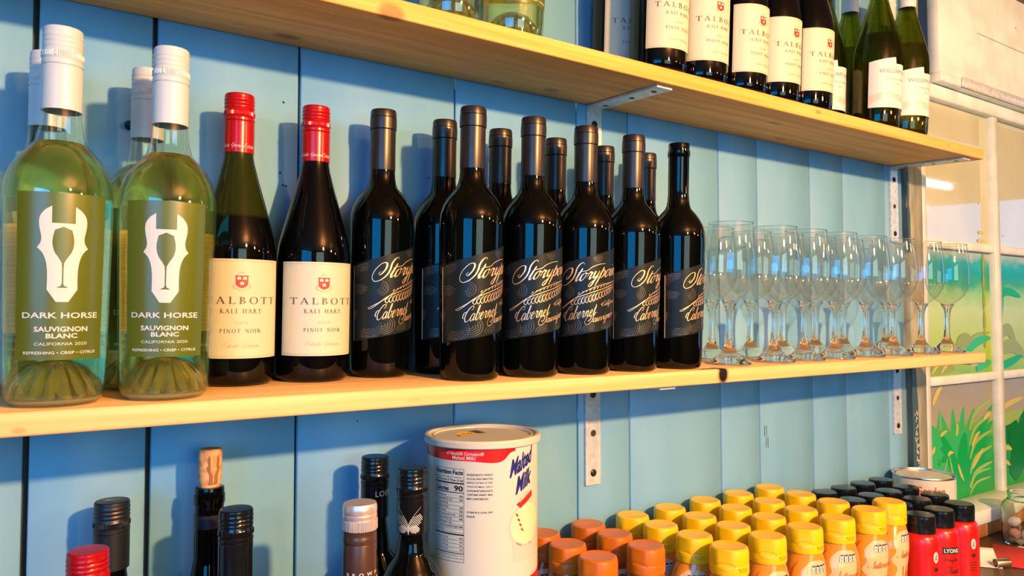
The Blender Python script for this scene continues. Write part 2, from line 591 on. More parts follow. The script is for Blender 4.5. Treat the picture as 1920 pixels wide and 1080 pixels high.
M['can_lid'] = pmat('ivory_plastic_lid', (.48, .53, .44), 0.3)
M['can_red'] = pmat('red_canister_band', (.66, .012, .010), 0.25)
M['milk'] = pmat('malted_milk_print', (.80, .66, .42), 0.3)
M['glass_print'] = pmat('glass_print', (.58, .52, .46), 0.3)
M['sticker_yellow'] = pmat('yellow_sticker', (.82, .58, .01), 0.45)
M['tin'] = pmat('tin_rim', (.72, .70, .64), 0.25, metal=1.0)
M['yellow_cap'] = pmat('yellow_plastic_cap', (.75, .52, .002), 0.38)
M['orange_cap'] = pmat('orange_plastic_cap', (.46, .135, .004), 0.38)
M['butterscotch'] = pmat('butterscotch_sauce', (.62, .25, .02), 0.16, spec=0.6)
M['caramel'] = pmat('caramel_sauce', (.34, .06, .015), 0.16, spec=0.6)
M['splash'] = pmat('cream_splash_print', (.60, .46, .25), 0.25)
M['drip'] = pmat('brown_drip_print', (.42, .13, .01), 0.25)
M['red_plastic'] = pmat('red_sauce_bottle', (.46, .008, .007), 0.28)
M['pink_ink'] = pmat('pale_red_print', (.86, .30, .22), 0.3)
M['red_cloth'] = pmat('red_card', (.55, .03, .03), 0.5)
M['sheet_white'] = pmat('white_paper', (.78, .76, .72), 0.6)
M['ball'] = pmat('clear_jar_glass', (.92, .98, .95), 0.0, trans=1.0, ior=1.45)

# bottle glass and wine: refraction, with a share of light passing straight through the thin wall
def see_through(key, tint, share):
    nt = M[key].node_tree; N = nt.nodes; L = nt.links
    b = N['Principled BSDF']; out = N['Material Output']
    t = N.new('ShaderNodeBsdfTransparent'); t.inputs[0].default_value = (*tint, 1)
    mx = N.new('ShaderNodeMixShader'); mx.inputs[0].default_value = share
    L.new(b.outputs[0], mx.inputs[1]); L.new(t.outputs[0], mx.inputs[2]); L.new(mx.outputs[0], out.inputs[0])


see_through('white_wine', (.98, .95, .46), .22)
see_through('olive_glass', (.50, .56, .08), .35)
see_through('amber_wine', (.88, .74, .25), .35)

# thin stemware: clear wall with Fresnel gloss
mt = bpy.data.materials.new('thin_stemware_glass'); mt.use_nodes = True
nt = mt.node_tree; N = nt.nodes; L = nt.links; N.clear()
o_ = N.new('ShaderNodeOutputMaterial'); mx = N.new('ShaderNodeMixShader'); tr = N.new('ShaderNodeBsdfTransparent'); gl = N.new('ShaderNodeBsdfGlossy'); fr = N.new('ShaderNodeFresnel')
tr.inputs[0].default_value = (.965, .97, .96, 1); gl.inputs['Roughness'].default_value = 0.02; fr.inputs[0].default_value = 1.55
gm = N.new('ShaderNodeNewGeometry'); mr_ = N.new('ShaderNodeMapRange')
mr_.inputs['To Min'].default_value = 1.75; mr_.inputs['To Max'].default_value = 1 / 1.75
L.new(gm.outputs['Backfacing'], mr_.inputs[0]); L.new(mr_.outputs[0], fr.inputs[0])
L.new(fr.outputs[0], mx.inputs[0]); L.new(tr.outputs[0], mx.inputs[1]); L.new(gl.outputs[0], mx.inputs[2]); L.new(mx.outputs[0], o_.inputs[0])
M['thin_glass'] = mt
def thin_wall(name, tint, ior):
    mt = M['thin_glass'].copy(); mt.name = name
    for n in mt.node_tree.nodes:
        if n.type == 'BSDF_TRANSPARENT':
            n.inputs[0].default_value = (*tint, 1)
        if n.type == 'MAP_RANGE':
            n.inputs['To Min'].default_value = ior; n.inputs['To Max'].default_value = 1 / ior
    return mt


M['bottle_wall'] = thin_wall('pale_bottle_wall', (.90, .965, .90), 1.9)
M['stem_glass'] = pmat('stem_glass', (.97, .98, .96), 0.0, trans=1.0, ior=1.5)

# ------------------------------------------------------------------ the setting
D2, T2, A2 = 0.1619, 0.0192, 0.0299      # middle shelf depth, thickness, forward tilt
D1, T1, A1, Z1 = 0.1576, 0.0201, 0.0498, 0.3773   # upper shelf, Z1 = underside at the wall
ZC = -0.41                                # counter top
XL = -0.55                                # left end of what is built

wall = obj('wall_back', box('wall_back', XL, 1.556, 0.012, 0.05, -1.3, 0.85, M['groove']))
tag(wall, 'blue-grey painted wall of vertical boards behind the shelves', None, None, 'structure')
GX = [XL, -.33, -.21, -.10, .0055, .1098, .2624, .4666, .6692, .7695, .9737, 1.0736, 1.2264, 1.3326, 1.4817, 1.548]
for i in range(len(GX) - 1):
    g = 0.0011 if i > 5 else 0.0019
    gl_, gr_ = (g * (1.6 if 2 < i < 6 else 1.0)), g
    b_ = box('plank', GX[i] + gl_, GX[i + 1] - gr_, 0.0, 0.0125, -1.29, 0.849, M['wall'], 0.0014, 1)
    obj('plank', b_, wall)
# nail holes and a black wall screw
for (x, z, r) in [(.2435, .3105, .0014), (.2405, .2295, .0013), (.2437, .2155, .0013), (.2475, .2150, .0012), (.335, -.0575, .0010), (.4285, .243, .0012)]:
    o = obj('nail_hole', lathe('nail_hole', [(0, 0), (r, 0), (r * .7, .0006), (0, .0007)], M['hole'], 10), wall)
    o.location = (x, -.0001, z); o.rotation_euler = (R(90), 0, 0)
o = obj('wall_screw', lathe('wall_screw', [(0, 0), (.0045, 0), (.0048, .003), (.003, .007), (0, .008)], M['screw'], 16), wall)
o.location = (.0875, -.0002, .2615); o.rotation_euler = (R(90), 0, 0)
for x in (1.085, 1.09, 1.43):
    for k in range(2):
        o = obj('paint_scratch', box('paint_scratch', -.0006, .0006, -.0003, .0002, -.009, .009, M['groove']), wall)
        o.location = (x + .004 * k, 0, -.135 - .02 * k if x < 1.2 else .21)

floor = obj('floor', box('floor', XL - 1.5, 6.0, -5.0, 0.05, -1.35, -1.3, M['floor']))
tag(floor, 'brown floor of the room', None, None, 'structure')
for nm, bx, lab in [('wall_left', (-2.05, -2.0, -5.0, .05, -1.3, .85), 'cream wall at the left end of the room'), ('wall_far', (-2.0, 6.0, -3.4, -3.05, -1.3, .85), 'cream wall opposite the shelves'), ('wall_end', (6.0, 6.05, -5.0, .05, -1.3, .85), 'cream wall at the right end of the room'), ('wall_beside', (-2.0, XL, .0, .05, -1.3, .85), 'blue-grey wall left of the shelves')]:
    tag(obj(nm, box(nm, *bx, M['room'] if nm != 'wall_beside' else M['wall'])), lab, None, None, 'structure')
ceil = obj('ceiling', box('ceiling', XL - 1.5, 6.0, -5.0, 0.05, 0.85, 0.9, M['ceiling']))
tag(ceil, 'tan ceiling above the window header', None, None, 'structure')
cl = obj('crown_moulding', box('crown_moulding', 1.66, 4.2, -.022, -.0001, .835, .85, M['apron'], .003), ceil)

# worn post between the boards and the window
post = obj('trim_1', box('trim_1', 1.5575, 1.612, -.010, .05, -1.3, .85, M['post'], .003))
tag(post, 'worn greyish corner post with peeling paint beside the window', None, None, 'structure')
pe = obj('peeled_strip', prism('peeled_strip', [(1.550, -.42), (1.568, -.42), (1.572, -.30), (1.574, -.2), (1.572, -.12), (1.566, -.05), (1.563, -.03), (1.550, -.03)], -.0115, -.0101, M['chip']), post)
pe2 = obj('peeled_strip', prism('peeled_strip', [(1.5485, .2), (1.556, .2), (1.5575, .28), (1.553, .30), (1.555, .33), (1.5535, .37), (1.5485, .37)], -.0115, -.0101, M['chip']), post)
fl = Print()
rnd = random.Random(3)
for k in range(60):
    z = -.13 - .2 * rnd.random() ** .8
    x = 1.557 + .011 * rnd.random() + (.004 if z < -.2 else 0)
    fl.poly([(x + (.0008 + .0028 * rnd.random()) * cos(a) * .7, z + (.001 + .004 * rnd.random()) * sin(a)) for a in [j * pi / 3 for j in range(6)]])
fo = obj('paint_flakes', fl.build('paint_flakes', M['flake'], lambda u, v: (u, -.0121, v), 0), post)
fo['kind'] = 'stuff'

# window: frame, muntins, panes, painted mural
win = obj('window_1', box('window_1', 1.612, 2.75, .014, .05, -.352, .60, M['white_paint']))
tag(win, 'white framed multi-pane window with a painted jungle mural', None, None, 'structure')
def wpart(name, x0, x1, z0, z1, y0=-.006, y1=.014, mat='white_paint', bev=.002):
    return obj(name, box(name, x0, x1, y0, y1, z0, z1, M[mat], bev), win)
wpart('window_stile', 1.612, 1.6365, -.352, .60)
for x in (1.9375, 2.24, 2.54):
    wpart('muntin', x, x + .026, -.352, .545, -.012)
for z0, z1 in ((.2150, .2335), (-.0870, -.0675)):
    wpart('muntin', 1.6365, 2.75, z0, z1, -.009)
wpart('window_rail', 1.6365, 2.75, .545, .575, -.016)
drip = wpart('drip_rail', 1.655, 2.75, .577, .598, -.034, .0)
track = wpart('aluminium_track', 1.74, 2.75, .5765, .5995, -.0385, -.0345, 'steel', .001)
header = obj('trim_2', box('trim_2', 1.660, 4.2, -.030, .0, .598, .85, M['white_paint'], .004))
tag(header, 'cream painted header board above the window', None, None, 'structure')
obj('board_seam', box('board_seam', 1.83, 2.9, -.0306, -.0299, .7185, .7200, M['post']), header)
o = obj('nail_hole', lathe('nail_hole', [(0, 0), (.002, 0), (0, .0008)], M['hole'], 8), header)
o.location = (2.03, -.0301, .775); o.rotation_euler = (R(90), 0, 0)
wall2 = obj('wall_right', box('wall_right', 1.612, 4.2, -.0, .05, -1.3, -.352, M['apron']))
tag(wall2, 'varnished wood wall below the window', None, None, 'structure')
apr = obj('trim_3', box('trim_3', 1.60, 2.75, -.062, .0, ZC, -.378, M['apron'], .002))
tag(apr, 'varnished wooden apron under the window sill', None, None, 'structure')
sill = obj('trim_4', box('trim_4', 1.60, 2.75, -.072, .014, -.378, -.348, M['white_paint'], .003))
tag(sill, 'white window sill behind the red sauce bottles', None, None, 'structure')


def mural_mat(name, stops, nsc=5.0, amt=.16, axis='Z', stretch=(1, 1, 1)):
    """colours painted in bands up the pane with brushy noise"""
    mt = pmat(name, stops[0][1], 0.25, spec=0.12)
    nt, N, L, b = nodes(mt)
    tc = N.new('ShaderNodeTexCoord'); sp = N.new('ShaderNodeSeparateXYZ'); nz = N.new('ShaderNodeTexNoise'); ma = N.new('ShaderNodeMath'); rp = N.new('ShaderNodeValToRGB'); mp = N.new('ShaderNodeMapping')
    mp.inputs['Scale'].default_value = stretch
    nz.inputs['Scale'].default_value = nsc; nz.inputs['Detail'].default_value = 4
    ma.operation = 'MULTIPLY_ADD'; ma.inputs[1].default_value = amt
    L.new(tc.outputs['Object'], sp.inputs[0]); L.new(tc.outputs['Object'], mp.inputs[0]); L.new(mp.outputs[0], nz.inputs[0])
    L.new(nz.outputs[0], ma.inputs[0]); L.new(sp.outputs[axis], ma.inputs[2])
    mr = N.new('ShaderNodeMapRange'); zs = [s[0] for s in stops]
    mr.inputs['From Min'].default_value = min(zs) + amt * .5; mr.inputs['From Max'].default_value = max(zs) + amt * .5
    L.new(ma.outputs[0], mr.inputs[0]); L.new(mr.outputs[0], rp.inputs[0])
    while len(rp.color_ramp.elements) < len(stops):
        rp.color_ramp.elements.new(.5)
    for e, (z, c) in zip(rp.color_ramp.elements, sorted(stops)):
        e.position = (z - min(zs)) / (max(zs) - min(zs)); e.color = (*c, 1)
    L.new(rp.outputs[0], b.inputs['Base Color'])
    return mt


M['mural_mid'] = mural_mat('mural_meadow_paint', [(-.075, (.12, .36, .02)), (-.03, (.26, .46, .02)), (.03, (.30, .50, .10)), (.08, (.34, .54, .22)), (.12, (.18, .48, .12)), (.14, (.03, .32, .13)), (.165, (.005, .30, .27)), (.19, (.02, .36, .34)), (.205, (.26, .42, .34)), (.215, (.36, .42, .34))], 9, .05, stretch=(2.2, 1, 4))
M['mural_low'] = mural_mat('mural_fern_paint', [(-.35, (.012, .30, .05)), (-.28, (.01, .27, .05)), (-.22, (.05, .34, .06)), (-.185, (.15, .34, .05)), (-.172, (.26, .30, .22)), (-.13, (.25, .28, .24)), (-.09, (.22, .25, .21))], 7, .07, stretch=(1.5, 1, 6))
M['leaf_green'] = pmat('mural_leaf_green', (.006, .33, .07), .25, spec=.12)
M['leaf_mid'] = pmat('mural_leaf_mid', (.03, .40, .13), .25, spec=.12)
M['leaf_pale'] = pmat('mural_leaf_pale', (.22, .42, .10), .25, spec=.12)
M['leaf_yellow'] = pmat('mural_leaf_yellow', (.42, .44, .10), .25, spec=.12)
M['leaf_olive'] = pmat('mural_leaf_olive', (.19, .30, .015), .25, spec=.12)
M['leaf_dark'] = pmat('mural_leaf_dark', (.004, .17, .035), .25, spec=.12)
cols = [(1.6365, 1.9375), (1.9635, 2.24), (2.266, 2.54), (2.566, 2.75)]
rows = [(.2335, .545, 'pane_up'), (-.0675, .215, 'mural_mid'), (-.348, -.087, 'mural_low')]
for (x0, x1) in cols:
    for (z0, z1, mm) in rows:
        obj('pane', box('pane', x0, x1, .004, .010, z0, z1, M[mm]), win)


def blade(p, pts, w, tip=True):
    """painted leaf along a bent midline, widest in the middle"""
    q = smooth_pts(pts, 6)
    n = len(q); Lf, Rf_ = [], []
    for i, (x, z) in enumerate(q):
        a, b_ = q[max(i - 1, 0)], q[min(i + 1, n - 1)]
        dx, dz = b_[0] - a[0], b_[1] - a[1]; l = math.hypot(dx, dz) or 1e-9
        t = i / (n - 1); h = w * (sin(pi * min(1, t * .9 + .1)) ** .7) * .5 + .0002
        Lf.append((x - dz / l * h, z + dx / l * h)); Rf_.append((x + dz / l * h, z - dx / l * h))
    p.quadstrip(Rf_, Lf)


layer = [0]
def paint(name, matname, blades):
    for pts, w in blades:
        p = Print()
        blade(p, pts, w)
        layer[0] += 1
        y = .0039 - .00002 * layer[0]
        obj(name, p.build(name, M[matname], lambda u, v: (u, y, v), 0), win)

# lower left pane: agave rosette
cx, cz = 1.79, -.325
bl = [([(cx, cz), (cx - .02 + .18 * (t - .5), cz + .09), (cx - .01 + .42 * (t - .5), cz + .185 - .30 * (t - .5) ** 2)], .030) for t in (.05, .18, .30, .42, .54, .66, .80)]
paint('painted_leaf', 'leaf_mid', bl + [([(1.66, -.35), (1.665, -.27), (1.690, -.14)], .018), ([(1.64, -.3), (1.66, -.22), (1.70, -.19)], .03), ([(1.68, -.35), (1.70, -.28), (1.74, -.22)], .04), ([(1.72, -.35), (1.70, -.30), (1.645, -.25)], .03)])
paint('painted_leaf', 'leaf_green', [([(cx + .02, cz - .015 + .004 * k), (cx + .05, cz + .035 + .012 * k), (1.936, cz + .03 + .037 * k)], .036) for k in range(5)] + [([(cx - .01, cz - .02), (cx - .05, cz + .07), (1.69, cz + .07 + .03 * k)], .028) for k in range(3)] + [([(cx, -.347), (cx - .005, -.27), (cx + .01, -.2)], .05), ([(cx - .02, -.347), (cx - .03, -.29), (cx - .07, -.25)], .04)])
paint('painted_leaf', 'leaf_pale', [([(cx + .03, cz - .005 + .033 * k), (cx + .06, cz + .03 + .034 * k), (1.930, cz + .045 + .037 * k)], .010) for k in range(5)] + [([(1.815, -.345 + .02 * k), (1.85, -.32 + .02 * k), (1.92, -.315 + .02 * k)], .006) for k in range(2)] + [([(1.69, -.33), (1.70, -.29), (1.72, -.25)], .006), ([(1.745, -.33), (1.74, -.29), (1.725, -.24)], .006)])
paint('painted_leaf', 'leaf_yellow', [([(1.83, -.285), (1.86, -.262), (1.885, -.245)], .012), ([(1.83, -.235), (1.85, -.215), (1.87, -.205)], .010), ([(1.76, -.205), (1.765, -.19), (1.762, -.178)], .010), ([(1.69, -.2), (1.70, -.195), (1.72, -.19)], .008), ([(1.72, -.245), (1.73, -.24), (1.745, -.241)], .008), ([(1.65, -.235), (1.66, -.228), (1.665, -.22)], .010), ([(1.89, -.178), (1.91, -.168), (1.925, -.165)], .012), ([(1.66, -.13), (1.68, -.105), (1.70, -.092)], .014), ([(1.765, -.27), (1.775, -.29), (1.79, -.31)], .008)])
# lower right pane: broad dark leaves
paint('painted_leaf', 'leaf_dark', [([(1.97, -.225), (2.03, -.215), (2.09, -.29)], .07), ([(2.03, -.33), (2.08, -.26), (2.12, -.16)], .08), ([(2.16, -.34), (2.18, -.25), (2.2, -.15)], .06)])
paint('painted_leaf', 'leaf_yellow', [([(1.97, -.165), (2.02, -.15), (2.10, -.14)], .014), ([(1.97, -.26), (2.0, -.255), (2.03, -.262)], .012), ([(1.97, -.285), (2.0, -.29), (2.02, -.3)], .01)])
paint('painted_leaf', 'leaf_pale', [([(1.965, -.19), (2.02, -.185), (2.1, -.17)], .03)])
# middle panes: bamboo trunk and low foliage
paint('painted_leaf', 'leaf_olive', [([(1.905, -.01 + .045 * k), (1.906, .012 + .045 * k), (1.905, .034 + .045 * k)], .012) for k in range(5)] + [([(1.80, -.01), (1.86, .02), (1.935, .025)], .006), ([(1.78, -.02), (1.80, .0), (1.84, .012)], .05)])
paint('painted_leaf', 'leaf_mid', [([(1.80, -.025), (1.87, .005), (1.935, .012)], .022), ([(1.86, -.06), (1.90, -.05), (1.935, -.045)], .02), ([(1.985, .035), (1.995, .075), (2.005, .115)], .012)])
paint('painted_leaf', 'leaf_olive', [([(1.97, .015), (2.03, .03), (2.07, -.02)], .03), ([(1.98, -.02), (2.05, -.01), (2.12, -.04)], .035), ([(1.65, -.065), (1.70, -.05), (1.76, -.055)], .03)])
paint('painted_leaf', 'leaf_yellow', [([(1.66, -.062), (1.675, -.05), (1.69, -.045)], .006), ([(1.70, -.062), (1.715, -.05), (1.73, -.045)], .006), ([(2.02, -.055), (2.04, -.05), (2.06, -.052)], .012), ([(1.885, .262), (1.895, .263), (1.915, .262)], .008), ([(1.88, .242), (1.895, .243), (1.925, .242)], .009)])
paint('painted_leaf', 'leaf_green', [([(1.97, -.06), (2.03, -.05), (2.1, -.035)], .02), ([(1.97, .11), (2.03, .125), (2.1, .112)], .02)])
# tape marks on the upper panes
for (x, z, s_) in [(1.89, .33, .003), (1.80, .47, .002), (2.01, .26, .003), (1.99, .252, .0025)]:
    o = obj('pane_mark', box('pane_mark', x, x + s_, .0034, .0041, z, z + s_ * 1.5, M['post']), win)

# counter
cnt = obj('bar_counter', box('bar_counter', XL, 2.75, -.66, -.009, ZC - .04, ZC, M['counter'], .004))
tag(cnt, 'dark laminate bar counter under the shelves', 'counter')
base_ = obj('counter_front', box('counter_front', XL, 2.75, -.60, -.58, -1.3, ZC - .04, M['apron']), cnt)

# ------------------------------------------------------------------ shelves and brackets
KB = (.012, .006, .004)
K1 = [(.238, -.030, .0, .020, .010, .02, .75, (.20, .09, .04)), (.598, -.035, .0, .016, .008, .02, .6, (.22, .10, .05)), (.52, -.022, .0, .014, .006, .02, .5, (.25, .12, .06)),
      (.305, -.157, .004, .018, .014, .012, .8, (.30, .13, .04)), (.99, -.1, .0, .02, .006, .02, .6, (.25, .12, .05)), (1.1, -.03, .0, .018, .006, .02, .5, (.25, .12, .05)),
      (1.02, -.1576, .012, .009, .02, .004, .6, (.35, .12, .04)), (1.42, -.1576, .012, .006, .02, .005, .4, (.45, .18, .05))]
M['pine_up'] = wood_mat('pine_upper_shelf', (.82, .47, .12), (.66, .34, .06), K1)
K2 = [(.7905, -.1625, -.0070, .0125, .03, .0165, 1.0, (.004, .003, .003)), (.772, -.152, .0005, .026, .006, .004, 1.0, (.03, .012, .006)), (.0, -.162, -.014, .006, .01, .003, .5, (.5, .22, .06)), (-.02, -.162, -.003, .004, .01, .003, .5, (.5, .22, .06)),
      (.33, -.162, -.012, .01, .01, .003, .3, (.6, .34, .1))]
M['pine_mid'] = wood_mat('pine_middle_shelf', (.80, .56, .25), (.70, .46, .17), K2)


def tilt(o, loc, a, rot=0.0):
    o.rotation_mode = 'ZYX'
    o.location = loc
    o.rotation_euler = (a, 0, rot)
    return o


s2 = obj('wall_shelf', box('wall_shelf', XL, 1.5335, -D2, -.0005, -T2, 0, M['pine_mid'], .0025, 2))
tilt(s2, (0, 0, 0), A2)
tag(s2, 'pale pine shelf board carrying the red wine bottles and stemmed glasses', 'shelf')
s1 = obj('wall_shelf', box('wall_shelf', XL, 1.5545, -D1, -.0005, 0, T1, M['pine_up'], .0018, 2))
tilt(s1, (0, 0, Z1), A1)
tag(s1, 'pine shelf board at the top with knots on its underside', 'shelf')


def bracket(x, z, a, arm, leg, label):
    w, t = .0278, .0038
    root = empty('shelf_bracket', (x, 0, z))
    tag(root, label, 'bracket', 'L-shaped steel shelf brackets')
    pts = [(0, 0)]
    bm = bmesh.new()
    # L profile in (y, z): vertical leg on the wall, arm under the board
    n = 5
    outer = [(-.0006, -leg)] + [(-.0006, -.004), (-.002, -.0012)] + [(-arm, -arm * tan(a) - .0004)]
    inner = [(-arm, -arm * tan(a) - t)] + [(-.0075, -t - .0005), (-.0006 - t, -.0085)] + [(-.0006 - t, -leg)]
    prof = outer + inner
    va = [bm.verts.new((0, p[0], p[1])) for p in prof]
    vb = [bm.verts.new((w, p[0], p[1])) for p in prof]
    bm.faces.new(va); bm.faces.new(list(reversed(vb)))
    for i in range(len(prof)):
        j = (i + 1) % len(prof)
        bm.faces.new((va[i], vb[i], vb[j], va[j]))
    bmesh.ops.recalc_face_normals(bm, faces=bm.faces)
    me = bpy.data.meshes.new('bracket_strip')
    bm.to_mesh(me); bm.free()
    finish(me, M['steel'], False)
    obj('bracket_strip', me, root)
    sc = lathe('screw_head', [(0, .0022), (.003, .0021), (.0052, .0008), (.0054, 0)], M['screw'], 16)
    cross = box('screw_slot', -.0026, .0026, -.0005, .0005, .0019, .00235, M['hole'])
    hl = lathe('screw_hole', [(0, .0002), (.0042, .0002), (.0044, 0)], M['hole'], 16)
    hr = lathe('hole_rim', [(.0042, .0003), (.0052, .0001)], M['tin'], 16)
    y = -.0006 - t
    for k, zz in enumerate((-.028, -.084, -.141)):
        if zz < -leg + .008:
            continue
        if k == 1:
            o = obj('screw_hole', hl, root); o.location = (w / 2, y - .0001, zz); o.rotation_euler = (R(90), 0, 0)
            o = obj('hole_rim', hr, root); o.location = (w / 2, y - .0001, zz); o.rotation_euler = (R(90), 0, 0)
        else:
            o = obj('screw', sc, root); o.location = (w / 2, y - .0001, zz); o.rotation_euler = (R(90), 0, 0)
            for q in (0, 90):
                c = obj('screw_slot', cross, o); c.rotation_euler = (0, 0, R(q + 20))
    for yy in (-.03, -.085, -.128):
        o = obj('screw_hole', hl, root); o.location = (w / 2, yy, yy * -1 * -tan(a) - t - .0003); o.rotation_euler = (R(180), 0, 0)
        o = obj('hole_rim', hr, root); o.location = (w / 2, yy, yy * -1 * -tan(a) - t - .0003); o.rotation_euler = (R(180), 0, 0)
    return root


zb2 = -T2 / cos(A2)
bracket(.6800, zb2, A2, .1535, .158, 'steel bracket under the middle shelf above the mustard-coloured caps')
bracket(1.4930, zb2, A2, .1535, .158, 'steel bracket under the middle shelf, beside the window')
bracket(.6855, Z1, A1, .1475, .158, 'steel bracket under the top shelf behind the black-capped bottles')
bracket(1.4960, Z1, A1, .1475, .158, 'steel bracket under the top shelf, beside the window')


def on2(y):
    return -y * tan(A2)


def on1(y):
    return Z1 + T1 / cos(A1) - y * tan(A1)


def put2(o, x, y, rot=0.0, lean=0.0):
    tilt(o, (x, -y, on2(y) + .0004), A2 + lean, R(rot))


def put1(o, x, y, rot=0.0):
    tilt(o, (x, -y, on1(y) + .0004), A1, R(rot))


def putc(o, x, y, rot=0.0):
    tilt(o, (x, -y, ZC + .0003), 0, R(rot))


def interp(prof):
    pr = sorted((z, r) for r, z in prof)
    def f(h):
        for (z0, r0), (z1, r1) in zip(pr[:-1], pr[1:]):
            if z0 <= h <= z1:
                return r0 + (r1 - r0) * (h - z0) / max(1e-9, z1 - z0)
        return pr[0][1] if h < pr[0][0] else pr[-1][1]
    return f


def screwcap(name, r, z0, z1, mat, knurl=True):
    h = z1 - z0
    k0, k1 = z0 + h * .63, z0 + h * .70
    prof = [(r * .93, z0), (r, z0 + .0002), (r, z0 + h * .52), (r * .955, z0 + h * .535), (r * 1.01, z0 + h * .55), (r * 1.01, z0 + h * .59), (r * .965, z0 + h * .605),
            (r * 1.0, k0), (r * 1.015, k0 + .0004), (r * 1.015, k1 - .0004), (r * 1.0, k1)]
    for q in (.76, .82, .88):
        prof += [(r * .965, z0 + h * (q - .015)), (r * 1.0, z0 + h * (q + .005)), (r * 1.0, z0 + h * (q + .025))]
    prof += [(r * .97, z0 + h * .925), (r * .985, z0 + h * .95), (r * .965, z1 - .0012), (r * .91, z1 - .0002), (0, z1)]
    kn = (8, 9)
    mod = (lambda i, a: 1.0 + (.022 * (1 if int(a / (2 * pi) * 120) % 2 else -1) if i in kn else 0)) if knurl else None
    return lathe(name, prof, mat, 120 if knurl else 40, mod, sharp=30)


# ------------------------------------------------------------------ clear white-wine bottles
PD = [(.0145, .246), (.0150, .240), (.0160, .228), (.0190, .2165), (.0245, .2105), (.0310, .2025), (.0362, .193), (.0392, .182), (.0403, .170), (.0402, .155), (.0390, .08), (.0378, .025), (.0370, .011), (.0352, .004), (.0318, .0006), (.0298, .0)]
RD = interp(PD)


def wine_shell(prof, punt, wall_t, fill, top_r):
    """outer + inner glass profile (closed) and the wine's own profile"""
    inner = [(max(r - wall_t, .004), z) for r, z in prof if z > .012]
    floor_ = [(r, z + .0035) for r, z in punt if z > .006]
    outer = prof
    return outer, inner, floor_


